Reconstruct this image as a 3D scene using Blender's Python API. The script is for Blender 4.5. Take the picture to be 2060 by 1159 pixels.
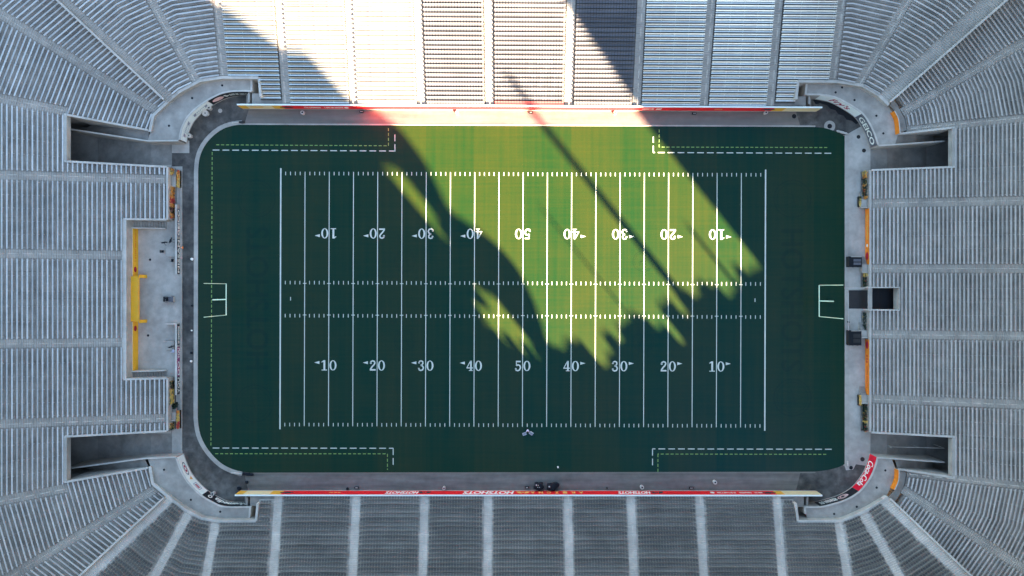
import bpy, bmesh, math, random
from mathutils import Vector, Matrix

for o in list(bpy.data.objects):
    bpy.data.objects.remove(o, do_unlink=True)
SC = bpy.context.scene
COL = SC.collection
R = math.radians
random.seed(7)

# ------------------------------------------------------------------ camera, sky, sun, exposure
H = 130.0            # camera height above the field (m)
S = 0.09372          # metres on the ground per photograph pixel
CX, CY = 1030.0, 579.5
SUN_EL = 21.0
SUN_D = Vector((0.63, -0.777)).normalized()      # towards the sun, in plan
TAN = math.tan(R(SUN_EL))

cam = bpy.data.cameras.new('camera')
cam.sensor_width = 36.0
cam.lens = 36.0 * H / (2060 * S)
cam.clip_end = 5000
cam_o = bpy.data.objects.new('camera', cam)
cam_o.location = (0, 0, H)
COL.objects.link(cam_o)
SC.camera = cam_o

world = bpy.data.worlds.new('World')
SC.world = world
world.use_nodes = True
wn = world.node_tree
sky = wn.nodes.new('ShaderNodeTexSky')
sky.sky_type = 'NISHITA'
sky.sun_disc = False
sky.sun_elevation = R(SUN_EL)
sky.sun_rotation = math.atan2(SUN_D.x, SUN_D.y)
sky.air_density = 1.0
sky.dust_density = 0.4
sky.ozone_density = 3.6
wn.links.new(sky.outputs[0], wn.nodes['Background'].inputs[0])
wn.nodes['Background'].inputs[1].default_value = 0.05

sun = bpy.data.lights.new('sun', 'SUN')
sun.energy = 5.0
sun.angle = R(0.8)
sun.color = (1.0, 0.88, 0.74)
sun_o = bpy.data.objects.new('sun', sun)
sd = Vector((SUN_D.x * math.cos(R(SUN_EL)), SUN_D.y * math.cos(R(SUN_EL)), math.sin(R(SUN_EL))))
sun_o.rotation_euler = sd.to_track_quat('Z', 'Y').to_euler()
sun_o.location = (150, -190, 160)
COL.objects.link(sun_o)

SC.view_settings.view_transform = 'Standard'
SC.view_settings.look = 'None'
SC.view_settings.gamma = 1.0
SC.view_settings.exposure = 4.1
SC.cycles.max_bounces = 6
SC.cycles.sample_clamp_indirect = 0.4

# ------------------------------------------------------------------ helpers
def P(px, py, z=0.0):
    """A point of the place: what stands at photograph pixel px,py at height z."""
    k = S * (1 - z / H)
    return Vector(((px - CX) * k, (CY - py) * k, z))

def P2(px, py, z=0.0):
    p = P(px, py, z)
    return Vector((p.x, p.y))

def to_px(p):
    k = S * (1 - p.z / H)
    return (p.x / k + CX, CY - p.y / k)

def tag(o, label=None, cat=None, group=None, kind=None):
    if label: o['label'] = label
    if cat: o['category'] = cat
    if group: o['group'] = group
    if kind: o['kind'] = kind
    return o

def empty(name, loc=(0, 0, 0), rz=0.0):
    o = bpy.data.objects.new(name, None)
    o.empty_display_size = 0.5
    o.location = loc
    o.rotation_euler = (0, 0, rz)
    COL.objects.link(o)
    return o

def inst(name, mesh, parent=None, loc=(0, 0, 0), rz=0.0):
    o = bpy.data.objects.new(name, mesh)
    COL.objects.link(o)
    o.location = loc
    o.rotation_euler = (0, 0, rz)
    if parent: o.parent = parent
    return o

class MB:
    def __init__(s):
        s.v = []; s.f = []; s.m = []
    def face(s, pts, m=0):
        i = len(s.v)
        s.v.extend([tuple(p) for p in pts])
        s.f.append(tuple(range(i, i + len(pts)))); s.m.append(m)
    def box(s, c, d, rz=0.0, m=0, taper=1.0):
        i = len(s.v)
        ca, sa = math.cos(rz), math.sin(rz)
        for z in (-.5, .5):
            t = taper if z > 0 else 1.0
            for x, y in ((-.5, -.5), (.5, -.5), (.5, .5), (-.5, .5)):
                lx, ly = x * d[0] * t, y * d[1] * t
                s.v.append((c[0] + lx * ca - ly * sa, c[1] + lx * sa + ly * ca, c[2] + z * d[2]))
        for q in ((3, 2, 1, 0), (4, 5, 6, 7), (0, 1, 5, 4), (1, 2, 6, 5), (2, 3, 7, 6), (3, 0, 4, 7)):
            s.f.append(tuple(i + a for a in q)); s.m.append(m)
    def hexa(s, p, m=0):
        i = len(s.v)
        s.v.extend([tuple(a) for a in p])
        for q in ((3, 2, 1, 0), (4, 5, 6, 7), (0, 1, 5, 4), (1, 2, 6, 5), (2, 3, 7, 6), (3, 0, 4, 7)):
            s.f.append(tuple(i + a for a in q)); s.m.append(m)
    def prism(s, poly, z0, z1, m=0):
        n = len(poly)
        a = [Vector((p[0], p[1])) for p in poly]
        ar = sum(a[i].x * a[(i + 1) % n].y - a[(i + 1) % n].x * a[i].y for i in range(n))
        if ar < 0: a = a[::-1]
        i = len(s.v)
        s.v.extend([(p.x, p.y, z0) for p in a]); s.v.extend([(p.x, p.y, z1) for p in a])
        s.f.append(tuple(i + n + k for k in range(n))); s.m.append(m)
        s.f.append(tuple(i + k for k in reversed(range(n)))); s.m.append(m)
        for k in range(n):
            j = (k + 1) % n
            s.f.append((i + k, i + j, i + n + j, i + n + k)); s.m.append(m)
    def sheet(s, poly, z, m=0):
        a = [Vector((p[0], p[1])) for p in poly]
        n = len(a)
        ar = sum(a[i].x * a[(i + 1) % n].y - a[(i + 1) % n].x * a[i].y for i in range(n))
        if ar < 0: a = a[::-1]
        s.face([(p.x, p.y, z) for p in a], m)
    def sweep(s, poly, prof, zs=None, m=0, caps=True):
        """Sweep a closed profile [(offset to the left, z)] along a plan polyline; zs adds a height per vertex."""
        n = len(poly); k = len(prof)
        i = len(s.v)
        for a in range(n):
            nrm, sc = mitre(poly, a)
            for (off, z) in prof:
                q = poly[a] + nrm * (off * sc)
                s.v.append((q.x, q.y, z + (zs[a] if zs else 0)))
        for a in range(n - 1):
            for b in range(k):
                c = (b + 1) % k
                s.f.append((i + a * k + b, i + a * k + c, i + (a + 1) * k + c, i + (a + 1) * k + b)); s.m.append(m)
        if caps:
            s.f.append(tuple(i + b for b in reversed(range(k)))); s.m.append(m)
            s.f.append(tuple(i + (n - 1) * k + b for b in range(k))); s.m.append(m)
    def wall(s, poly, zb, zt, th, m=0, side=0.0):
        """Wall of thickness th along poly; side -1..1 shifts it to the right / left."""
        n = len(poly)
        zb = zb if isinstance(zb, (list, tuple)) else [zb] * n
        zt = zt if isinstance(zt, (list, tuple)) else [zt] * n
        i = len(s.v)
        for a in range(n):
            nrm, sc = mitre(poly, a)
            l = poly[a] + nrm * sc * th * (0.5 + side * 0.5)
            r = poly[a] - nrm * sc * th * (0.5 - side * 0.5)
            s.v.extend([(r.x, r.y, zb[a]), (l.x, l.y, zb[a]), (l.x, l.y, zt[a]), (r.x, r.y, zt[a])])
        for a in range(n - 1):
            for b in range(4):
                c = (b + 1) % 4
                s.f.append((i + a * 4 + c, i + a * 4 + b, i + a * 4 + 4 + b, i + a * 4 + 4 + c)); s.m.append(m)
        s.f.append((i, i + 1, i + 2, i + 3)); s.m.append(m)
        e = i + (n - 1) * 4
        s.f.append((e + 3, e + 2, e + 1, e)); s.m.append(m)
    def tube(s, pts, rad, n=8, m=0):
        pts = [Vector(p) for p in pts]
        rad = rad if isinstance(rad, (list, tuple)) else [rad] * len(pts)
        i = len(s.v)
        for a, p in enumerate(pts):
            d = (pts[min(a + 1, len(pts) - 1)] - pts[max(a - 1, 0)]).normalized()
            u = d.cross(Vector((0, 0, 1)))
            if u.length < 1e-3: u = d.cross(Vector((1, 0, 0)))
            u.normalize(); w = d.cross(u)
            for k in range(n):
                t = 2 * math.pi * k / n
                s.v.append(tuple(p + (u * math.cos(t) + w * math.sin(t)) * rad[a]))
        for a in range(len(pts) - 1):
            for k in range(n):
                l = (k + 1) % n
                s.f.append((i + a * n + k, i + a * n + l, i + (a + 1) * n + l, i + (a + 1) * n + k)); s.m.append(m)
        s.f.append(tuple(i + k for k in range(n))); s.m.append(m)
        e = i + (len(pts) - 1) * n
        s.f.append(tuple(e + k for k in reversed(range(n)))); s.m.append(m)
    def lathe(s, c, prof, n=16, m=0):
        i = len(s.v)
        for (r, z) in prof:
            for k in range(n):
                t = 2 * math.pi * k / n
                s.v.append((c[0] + r * math.cos(t), c[1] + r * math.sin(t), c[2] + z))
        for a in range(len(prof) - 1):
            for k in range(n):
                l = (k + 1) % n
                s.f.append((i + a * n + k, i + a * n + l, i + (a + 1) * n + l, i + (a + 1) * n + k)); s.m.append(m)
        s.f.append(tuple(i + k for k in reversed(range(n)))); s.m.append(m)
        e = i + (len(prof) - 1) * n
        s.f.append(tuple(e + k for k in range(n))); s.m.append(m)
    def mesh(s, name, mats):
        me = bpy.data.meshes.new(name)
        me.from_pydata(s.v, [], s.f)
        mats = mats if isinstance(mats, (list, tuple)) else [mats]
        for a in mats: me.materials.append(a)
        if len(mats) > 1:
            me.polygons.foreach_set('material_index', s.m)
        me.update()
        return me
    def build(s, name, mats, parent=None, loc=(0, 0, 0), rz=0.0):
        return inst(name, s.mesh(name, mats), parent, loc, rz)

def seg_n(a, b):
    d = (b - a)
    d = d.normalized() if d.length > 1e-9 else Vector((1, 0))
    return Vector((-d.y, d.x))

def mitre(poly, a):
    n = len(poly)
    if a == 0: return seg_n(poly[0], poly[1]), 1.0
    if a == n - 1: return seg_n(poly[n - 2], poly[n - 1]), 1.0
    n1 = seg_n(poly[a - 1], poly[a]); n2 = seg_n(poly[a], poly[a + 1])
    m = (n1 + n2)
    if m.length < 1e-6: return n1, 1.0
    m.normalize()
    return m, 1.0 / max(0.3, m.dot(n1))

def offs(poly, d):
    out = []
    for a in range(len(poly)):
        m, sc = mitre(poly, a)
        out.append(poly[a] + m * (d * sc))
    return out

def cut(poly, line):
    """Where a plan line (point, direction) crosses a polyline whose end segments run on for ever."""
    p, d = line
    best = None
    n = len(poly) - 1
    for i in range(n):
        a, b = poly[i], poly[i + 1]
        e = b - a
        den = e.x * d.y - e.y * d.x
        if abs(den) < 1e-9: continue
        w = p - a
        t = (w.x * d.y - w.y * d.x) / den
        q = a + e * t
        bad = 0.0
        if t < -1e-6 and i > 0: bad = -t * e.length
        if t > 1 + 1e-6 and i < n - 1: bad = (t - 1) * e.length
        back = (q - p).dot(d)
        key = bad * 50 + abs(back) + (200 if back < -12 else 0)
        if best is None or key < best[0] - 1e-7:
            best = (key, i, t, q)
    return best[1:]

def sub(poly, l0, l1):
    i0, t0, p0 = cut(poly, l0); i1, t1, p1 = cut(poly, l1)
    if (i1, t1) <= (i0, t0): return None
    out = [p0]
    for k in range(i0 + 1, i1 + 1):
        if (poly[k] - out[-1]).length > 0.02: out.append(poly[k].copy())
    if (p1 - out[-1]).length > 0.02: out.append(p1)
    return out if len(out) > 1 else None

def length(poly):
    return sum((poly[i + 1] - poly[i]).length for i in range(len(poly) - 1))

def at_s(poly, s):
    n = len(poly) - 1
    for i in range(n):
        l = (poly[i + 1] - poly[i]).length
        if s <= l or i == n - 1:
            d = (poly[i + 1] - poly[i]) / l
            return poly[i] + d * s, d
        s -= l

def s_of(poly, q):
    best = None; acc = 0.0
    for i in range(len(poly) - 1):
        e = poly[i + 1] - poly[i]; l = e.length
        t = max(0, min(1, (q - poly[i]).dot(e) / (l * l)))
        dd = (poly[i] + e * t - q).length
        if best is None or dd < best[0]: best = (dd, acc + t * l)
        acc += l
    return best[1]

def part_of(poly, s0, s1):
    out = [at_s(poly, s0)[0]]
    acc = 0.0
    for i in range(len(poly) - 1):
        acc += (poly[i + 1] - poly[i]).length
        if s0 + 0.02 < acc < s1 - 0.02: out.append(poly[i + 1].copy())
    out.append(at_s(poly, s1)[0])
    return out

def smooth(pts, n=4):
    """Catmull-Rom through plan points."""
    out = []
    for i in range(len(pts) - 1):
        p0 = pts[max(i - 1, 0)]; p1 = pts[i]; p2 = pts[i + 1]; p3 = pts[min(i + 2, len(pts) - 1)]
        for k in range(n):
            t = k / n
            out.append(0.5 * ((2 * p1) + (p2 - p0) * t + (2 * p0 - 5 * p1 + 4 * p2 - p3) * t * t + (3 * p1 - p0 - 3 * p2 + p3) * t ** 3))
    out.append(pts[-1].copy())
    return out

# ------------------------------------------------------------------ materials
def new_mat(name):
    m = bpy.data.materials.new(name)
    m.use_nodes = True
    return m, m.node_tree, m.node_tree.nodes['Principled BSDF']

def mat(name, col, rough=0.8, amt=0.15, scale=0.6, fine=6.0, bump=0.0, metal=0.0, dark=None, spec=0.3, each=0.0):
    m, nt, b = new_mat(name)
    geo = nt.nodes.new('ShaderNodeNewGeometry')
    n1 = nt.nodes.new('ShaderNodeTexNoise'); n1.inputs['Scale'].default_value = scale; n1.inputs['Detail'].default_value = 5
    n2 = nt.nodes.new('ShaderNodeTexNoise'); n2.inputs['Scale'].default_value = fine; n2.inputs['Detail'].default_value = 3
    nt.links.new(geo.outputs['Position'], n1.inputs['Vector']); nt.links.new(geo.outputs['Position'], n2.inputs['Vector'])
    add = nt.nodes.new('ShaderNodeMath'); add.operation = 'ADD'
    nt.links.new(n1.outputs['Fac'], add.inputs[0]); nt.links.new(n2.outputs['Fac'], add.inputs[1])
    ramp = nt.nodes.new('ShaderNodeMapRange')
    ramp.inputs['From Min'].default_value = 0.65; ramp.inputs['From Max'].default_value = 1.35
    nt.links.new(add.outputs[0], ramp.inputs['Value'])
    mix = nt.nodes.new('ShaderNodeMix'); mix.data_type = 'RGBA'
    d = dark or tuple(c * (1 - amt * 1.6) for c in col)
    l = tuple(min(0.95, c * (1 + amt)) for c in col)
    mix.inputs[6].default_value = (*d, 1); mix.inputs[7].default_value = (*l, 1)
    nt.links.new(ramp.outputs['Result'], mix.inputs[0])
    if each:      # every plank or row weathers a little differently
        oi = nt.nodes.new('ShaderNodeObjectInfo')
        mr = nt.nodes.new('ShaderNodeMapRange'); mr.inputs['To Min'].default_value = 1 - each; mr.inputs['To Max'].default_value = 1 + each * .6
        nt.links.new(oi.outputs['Random'], mr.inputs['Value'])
        vm = nt.nodes.new('ShaderNodeVectorMath'); vm.operation = 'SCALE'
        nt.links.new(mix.outputs[2], vm.inputs[0]); nt.links.new(mr.outputs['Result'], vm.inputs['Scale'])
        nt.links.new(vm.outputs[0], b.inputs['Base Color'])
    else:
        nt.links.new(mix.outputs[2], b.inputs['Base Color'])
    b.inputs['Roughness'].default_value = rough
    b.inputs['Metallic'].default_value = metal
    b.inputs['Specular IOR Level'].default_value = spec
    if bump:
        bp = nt.nodes.new('ShaderNodeBump'); bp.inputs['Strength'].default_value = bump; bp.inputs['Distance'].default_value = 0.05
        nt.links.new(n2.outputs['Fac'], bp.inputs['Height']); nt.links.new(bp.outputs[0], b.inputs['Normal'])
    return m

def concrete(name, col, stain=0.35, streak=None, var=0.13, spec=0.25, rough=0.85, tint=(1, 1, 1)):
    """Weathered concrete: broad blotches, finer mottling, dark stains, optional streaks along one axis."""
    m, nt, b = new_mat(name)
    N = nt.nodes.new; L = nt.links.new
    geo = N('ShaderNodeNewGeometry')
    def noise(sc, det, vec=None, rough=0.6):
        n = N('ShaderNodeTexNoise'); n.inputs['Scale'].default_value = sc; n.inputs['Detail'].default_value = det
        n.inputs['Roughness'].default_value = rough
        L(vec or geo.outputs['Position'], n.inputs['Vector']); return n.outputs['Fac']
    big = noise(0.09, 4); mid = noise(0.7, 6); fin = noise(7, 3)
    if streak:
        mp = N('ShaderNodeMapping'); mp.inputs['Scale'].default_value = streak
        L(geo.outputs['Position'], mp.inputs['Vector'])
        mid2 = noise(1.0, 4, mp.outputs[0])
    else:
        mid2 = noise(0.25, 5)
    def ramp(f, a, c, lo, hi):
        r = N('ShaderNodeMapRange'); r.inputs['From Min'].default_value = a; r.inputs['From Max'].default_value = c
        r.inputs['To Min'].default_value = lo; r.inputs['To Max'].default_value = hi
        L(f, r.inputs['Value']); return r.outputs['Result']
    def mul(a, c):
        q = N('ShaderNodeMath'); q.operation = 'MULTIPLY'; L(a, q.inputs[0]); L(c, q.inputs[1]); return q.outputs[0]
    v = mul(ramp(big, .3, .7, 1 - var, 1 + var), ramp(mid, .3, .7, 1 - var, 1 + var))
    v = mul(v, ramp(mid2, .28, .62, 1 - stain, 1.06))
    v = mul(v, ramp(fin, .3, .7, 0.95, 1.04))
    rgb = N('ShaderNodeRGB'); rgb.outputs[0].default_value = (*col, 1)
    vm = N('ShaderNodeVectorMath'); vm.operation = 'SCALE'
    L(rgb.outputs[0], vm.inputs[0]); L(v, vm.inputs['Scale'])
    L(vm.outputs[0], b.inputs['Base Color'])
    b.inputs['Roughness'].default_value = rough
    b.inputs['Specular IOR Level'].default_value = spec
    b.inputs['Specular Tint'].default_value = (*tint, 1)
    bp = N('ShaderNodeBump'); bp.inputs['Strength'].default_value = 0.15; bp.inputs['Distance'].default_value = 0.03
    L(fin, bp.inputs['Height']); L(bp.outputs[0], b.inputs['Normal'])
    return m

def turf_material(name, k):
    m, nt, b = new_mat(name)
    N = nt.nodes.new; L = nt.links.new
    geo = N('ShaderNodeNewGeometry')
    sep = N('ShaderNodeSeparateXYZ'); L(geo.outputs['Position'], sep.inputs[0])
    def math_(op, a, c=None):
        q = N('ShaderNodeMath'); q.operation = op
        for k, x in enumerate((a, c)):
            if x is None: continue
            if isinstance(x, (int, float)): q.inputs[k].default_value = x
            else: L(x, q.inputs[k])
        return q.outputs[0]
    def noise(scale3, sc, det):
        mp = N('ShaderNodeMapping'); mp.inputs['Scale'].default_value = scale3
        L(geo.outputs['Position'], mp.inputs['Vector'])
        n = N('ShaderNodeTexNoise'); n.inputs['Scale'].default_value = sc; n.inputs['Detail'].default_value = det
        L(mp.outputs[0], n.inputs['Vector']); return n.outputs['Fac']
    # rolls of turf laid across the field, alternating nap
    ph = math_('DIVIDE', math_('SUBTRACT', sep.outputs['X'], 2.05 - 4.57), 18.288)
    fr = math_('FRACT', ph)
    band = math_('SMOOTH_MIN', 1.0, math_('MULTIPLY', math_('ABSOLUTE', math_('SUBTRACT', fr, 0.5)), 4.0))
    tri = math_('GREATER_THAN', math_('ABSOLUTE', math_('SUBTRACT', fr, 0.5)), 0.25)
    nx = noise((1, 0.02, 1), 1.3, 4)       # lines along the rolls
    ny = noise((0.03, 1, 1), 2.2, 4)       # drag-broom lines across
    blot = noise((1, 1, 1), 0.12, 5)
    fine = noise((1, 1, 1), 9, 3)
    f = math_('ADD', math_('MULTIPLY', tri, 0.28), math_('MULTIPLY', math_('SUBTRACT', nx, 0.5), 0.9))
    f = math_('ADD', f, math_('MULTIPLY', math_('SUBTRACT', ny, 0.5), 0.7))
    f = math_('ADD', f, math_('MULTIPLY', math_('SUBTRACT', blot, 0.5), 0.9))
    f = math_('ADD', f, 0.26)
    mix = N('ShaderNodeMix'); mix.data_type = 'RGBA'; mix.clamp_factor = True
    mix.inputs[6].default_value = (0.0092 * k, 0.0285 * k, 0.0014 * k, 1)
    mix.inputs[7].default_value = (0.0320 * k, 0.0345 * k, 0.0008 * k, 1)
    L(f, mix.inputs[0])
    v = math_('ADD', 0.80, math_('MULTIPLY', fine, 0.40))
    vm = N('ShaderNodeVectorMath'); vm.operation = 'SCALE'
    L(mix.outputs[2], vm.inputs[0]); L(v, vm.inputs['Scale'])
    L(vm.outputs[0], b.inputs['Base Color'])
    # glossy plastic fibres mirror a little of the blue sky overhead
    b.inputs['Roughness'].default_value = 0.36
    b.inputs['Specular IOR Level'].default_value = 0.29
    b.inputs['Specular Tint'].default_value = (0.03, 0.46, 1.0, 1)
    bp = N('ShaderNodeBump'); bp.inputs['Strength'].default_value = 0.15; bp.inputs['Distance'].default_value = 0.01
    L(fine, bp.inputs['Height']); L(bp.outputs[0], b.inputs['Normal'])
    return m

M = {
    'turf': turf_material('artificial_turf', 1.0),
    'faint': turf_material('worn_logo_turf', 0.84),
    'ground': mat('dusty_ground', (0.312, 0.250, 0.180), 0.9, 0.2, 0.05),
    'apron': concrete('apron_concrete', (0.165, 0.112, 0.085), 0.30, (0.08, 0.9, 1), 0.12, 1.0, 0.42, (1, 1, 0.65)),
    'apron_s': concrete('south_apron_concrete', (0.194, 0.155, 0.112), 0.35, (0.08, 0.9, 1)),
    'asphalt': concrete('track_asphalt', (0.122, 0.098, 0.071), 0.55, None, 0.42),
    'plaza': concrete('plaza_concrete', (0.488, 0.390, 0.281), 0.25),
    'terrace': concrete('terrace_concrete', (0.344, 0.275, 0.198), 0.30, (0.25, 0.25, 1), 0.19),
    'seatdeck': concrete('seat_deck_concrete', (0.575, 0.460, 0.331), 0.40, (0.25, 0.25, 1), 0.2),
    'platform': concrete('platform_concrete', (0.413, 0.330, 0.238), 0.25, None, 0.16),
    'step_s': concrete('pale_aisle_concrete', (0.675, 0.540, 0.389), 0.15),
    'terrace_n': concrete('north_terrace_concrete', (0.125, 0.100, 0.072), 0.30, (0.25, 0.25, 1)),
    'wall': concrete('wall_concrete', (0.450, 0.360, 0.259), 0.22),
    'cap': concrete('cap_concrete', (0.587, 0.470, 0.338), 0.15),
    'step': concrete('aisle_concrete', (0.450, 0.360, 0.259), 0.18),
    'ramp': concrete('ramp_concrete', (0.300, 0.240, 0.173), 0.40),
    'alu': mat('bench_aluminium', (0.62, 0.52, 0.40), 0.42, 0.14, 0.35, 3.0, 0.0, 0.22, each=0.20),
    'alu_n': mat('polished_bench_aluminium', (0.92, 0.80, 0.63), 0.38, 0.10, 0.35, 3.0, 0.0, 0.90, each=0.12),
    'alu_d': mat('rail_steel', (0.625, 0.500, 0.360), 0.5, 0.1, 0.5),
    'seat': mat('seat_plastic', (0.219, 0.175, 0.126), 0.6, 0.2, 0.25, 5.0, each=0.30),
    'seat_l': mat('pale_seat_plastic', (0.165, 0.145, 0.130), 0.6, 0.15, 0.25, 5.0, each=0.22),
    'seat_r': mat('red_seat_plastic', (0.30, 0.06, 0.05), 0.6, 0.15, 0.25, 5.0),
    'white': mat('white_line_paint', (0.66, 0.60, 0.43), 0.8, 0.08, 1.2, 9.0),
    'yellow': mat('yellow_line_paint', (0.24, 0.34, 0.08), 0.8, 0.15, 1.2),
    'post': mat('goal_post_paint', (0.85, 0.95, 0.55), 0.45, 0.05, 1.0),
    'banner_w': mat('white_banner_vinyl', (0.93, 0.84, 0.64), 0.6, 0.06, 0.8),
    'banner_k': mat('black_banner_vinyl', (0.022, 0.018, 0.016), 0.6, 0.2, 0.8),
    'banner_g': mat('grey_banner_vinyl', (0.13, 0.11, 0.10), 0.6, 0.15, 0.8),
    'banner_r': mat('red_banner_vinyl', (0.9, 0.012, 0.012), 0.6, 0.08, 0.8),
    'banner_c': mat('crimson_banner_vinyl', (0.85, 0.008, 0.025), 0.6, 0.08, 0.8),
    'banner_y': mat('yellow_banner_vinyl', (0.95, 0.4, 0.035), 0.6, 0.1, 0.8),
    'banner_cr': mat('cream_banner_vinyl', (0.95, 0.62, 0.28), 0.6, 0.1, 0.8),
    'banner_o': mat('orange_banner_vinyl', (0.9, 0.22, 0.012), 0.6, 0.1, 0.8),
    'banner_p': mat('purple_banner_vinyl', (0.26, 0.03, 0.11), 0.6, 0.15, 0.8),
    'gold': mat('gold_paint', (0.95, 0.42, 0.02), 0.55, 0.06, 0.8),
    'txt_w': mat('white_lettering', (0.95, 0.82, 0.6), 0.6, 0.03),
    'txt_r': mat('red_lettering', (0.5, 0.01, 0.025), 0.6, 0.05),
    'txt_k': mat('dark_lettering', (0.06, 0.04, 0.035), 0.6, 0.05),
    'txt_g': mat('grey_lettering', (0.34, 0.30, 0.28), 0.6, 0.1),
    'txt_y': mat('gold_lettering', (0.95, 0.45, 0.1), 0.6, 0.05),
    'pink': mat('pink_lettering', (0.85, 0.48, 0.36), 0.6, 0.1, 2.0),
    'black': mat('black_rubber_and_shade', (0.007, 0.006, 0.005), 0.6, 0.2),
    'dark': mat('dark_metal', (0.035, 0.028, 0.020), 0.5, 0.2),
    'grille': mat('speaker_grille', (0.037, 0.030, 0.022), 0.5, 0.3, 3.0),
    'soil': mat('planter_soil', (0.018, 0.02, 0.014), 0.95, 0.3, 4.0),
    'leaf': mat('planter_leaf', (0.014, 0.028, 0.010), 0.8, 0.3, 6.0),
    'fl_o': mat('orange_petals', (0.9, 0.28, 0.04), 0.8, 0.25, 5.0),
    'fl_r': mat('red_petals', (0.55, 0.04, 0.03), 0.8, 0.25, 5.0),
    'fl_y': mat('yellow_petals', (0.9, 0.5, 0.1), 0.8, 0.2, 5.0),
    'cone': mat('cone_orange', (0.9, 0.22, 0.02), 0.6, 0.05),
    'skin': mat('skin_tone', (0.45, 0.25, 0.17), 0.6, 0.05),
    'shirt': mat('pale_shirt_cloth', (0.66, 0.58, 0.56), 0.9, 0.1),
    'cloth_k': mat('black_cloth', (0.012, 0.012, 0.012), 0.95, 0.3),
    'deck': concrete('upper_deck_concrete', (0.375, 0.300, 0.216), 0.25),
}

# ------------------------------------------------------------------ lettering
def glyphs(text, shear=0.0):
    c = bpy.data.curves.new('lettering_curve', 'FONT')
    c.body = text; c.size = 1.0; c.shear = shear; c.resolution_u = 3
    o = bpy.data.objects.new('lettering_curve', c)
    me = bpy.data.meshes.new_from_object(o)
    v = [(a.co.x, a.co.y) for a in me.vertices]
    f = [tuple(p.vertices) for p in me.polygons]
    bpy.data.objects.remove(o); bpy.data.curves.remove(c); bpy.data.meshes.remove(me)
    x0 = min(a[0] for a in v); x1 = max(a[0] for a in v); y0 = min(a[1] for a in v); y1 = max(a[1] for a in v)
    return [((a[0] - x0) / (x1 - x0), (a[1] - y0) / (y1 - y0)) for a in v], f

def letter_mesh(name, text, mapper, u0, u1, v0, v1, material, parent, shear=0.0, fat=0.0):
    v, f = glyphs(text, shear)
    mb = MB()
    reps = [(0, 0)] if not fat else [(0, 0, 0), (fat, 0, .0012), (-fat, 0, .0024), (0, fat * .8, .0036), (0, -fat * .8, .0048)]
    for rp in reps:
        i = len(mb.v)
        dz = rp[2] if len(rp) > 2 else 0
        for a in v:
            mb.v.append(tuple(mapper(u0 + (u1 - u0) * a[0] + rp[0], v0 + (v1 - v0) * a[1] + rp[1], dz)))
        for q in f:
            mb.f.append(tuple(i + k for k in q)); mb.m.append(0)
    return mb.build(name, material, parent)

def curve_map(poly, off):
    """Lettering rides on the right-hand face of a wall that follows poly."""
    def mp(s, z, d=0.0):
        p, t = at_s(poly, s)
        n = Vector((t.y, -t.x))
        q = p + n * (off + d)
        return Vector((q.x, q.y, z))
    return mp

def quad_on(mb, mp, pts, m=0, d=0.0):
    mb.face([mp(a, b, d) for a, b in pts], m)

def bars_on(name, mp, s0, s1, z0, z1, n, material, parent, seed=1, d=0.0):
    """Letters too small to read: a run of irregular upright strokes."""
    rn = random.Random(seed)
    mb = MB()
    w = (s1 - s0) / n
    for i in range(n):
        a = s0 + i * w
        k = rn.random()
        b0 = a + w * .12; b1 = a + w * .88
        st = w * .26
        quad_on(mb, mp, [(b0, z0), (b0 + st, z0), (b0 + st, z1), (b0, z1)], 0, d)
        if k < .75: quad_on(mb, mp, [(b1 - st, z0), (b1, z0), (b1, z1), (b1 - st, z1)], 0, d)
        h = z1 - z0
        for fr in rn.sample([0.0, .4, .8], 2):
            quad_on(mb, mp, [(b0 + st, z0 + h * fr), (b1 - st, z0 + h * fr), (b1 - st, z0 + h * (fr + .2)), (b0 + st, z0 + h * (fr + .2))], 0, d + .002)
    return mb.build(name, material, parent)

def ring_on(mb, mp, sc, zc, rs, rz, w, m=0, n=20, d=0.0, tilt=0.0):
    pts = []
    for k in range(n):
        t = 2 * math.pi * k / n
        a, b = math.cos(t), math.sin(t)
        pts.append((a, b))
    ct, st_ = math.cos(tilt), math.sin(tilt)
    def tr(a, b, q):
        x, y = a * rs * q, b * rz * q
        return (sc + x * ct - y * st_, zc + x * st_ + y * ct)
    for k in range(n):
        l = (k + 1) % n
        if w >= 1:
            quad_on(mb, mp, [tr(0, 0, 0), tr(*pts[k], 1), tr(*pts[l], 1)], m, d)
        else:
            quad_on(mb, mp, [tr(*pts[k], 1 - w), tr(*pts[k], 1), tr(*pts[l], 1), tr(*pts[l], 1 - w)], m, d)

# ------------------------------------------------------------------ the setting: ground, paving, turf
mb = MB(); mb.sheet([(-2500, -2500), (2500, -2500), (2500, 2500), (-2500, 2500)], -6.0)
tag(mb.build('ground', M['ground']), kind='structure')
mb = MB(); mb.prism([P2(345, 160), P2(1752, 160), P2(1752, 1100), P2(345, 1100)], -0.3, 0.0)
paving = tag(mb.build('paving', M['plaza']), kind='structure')

# curved front walls of the four corner platforms (reading direction, field on the right), at their tops
WT = 2.9
CORN = {
    'tl': [(360.7, 281), (363, 266), (368, 251), (377, 235), (394, 217.5), (414.6, 203), (432.5, 193), (449, 186.6), (471, 183), (505.7, 183)],
    'tr': [(1622.8, 189.7), (1655.6, 190.6), (1683, 196.6), (1711, 211), (1735, 227.7), (1748.8, 246.7), (1759, 267.4), (1767, 291.5)],
    'br': [(1766, 920), (1761, 939), (1750.5, 963), (1729.8, 989), (1702, 1006), (1667.7, 1016.7), (1647, 1020.5), (1617.6, 1020.5)],
    'bl': [(505.7, 1020), (453, 1020), (427.7, 1011), (402, 995), (377, 969.6), (362.5, 944), (354, 920.7)],
}
CORN = {k: smooth([P2(*p, WT) for p in v], 4) for k, v in CORN.items()}

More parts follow.
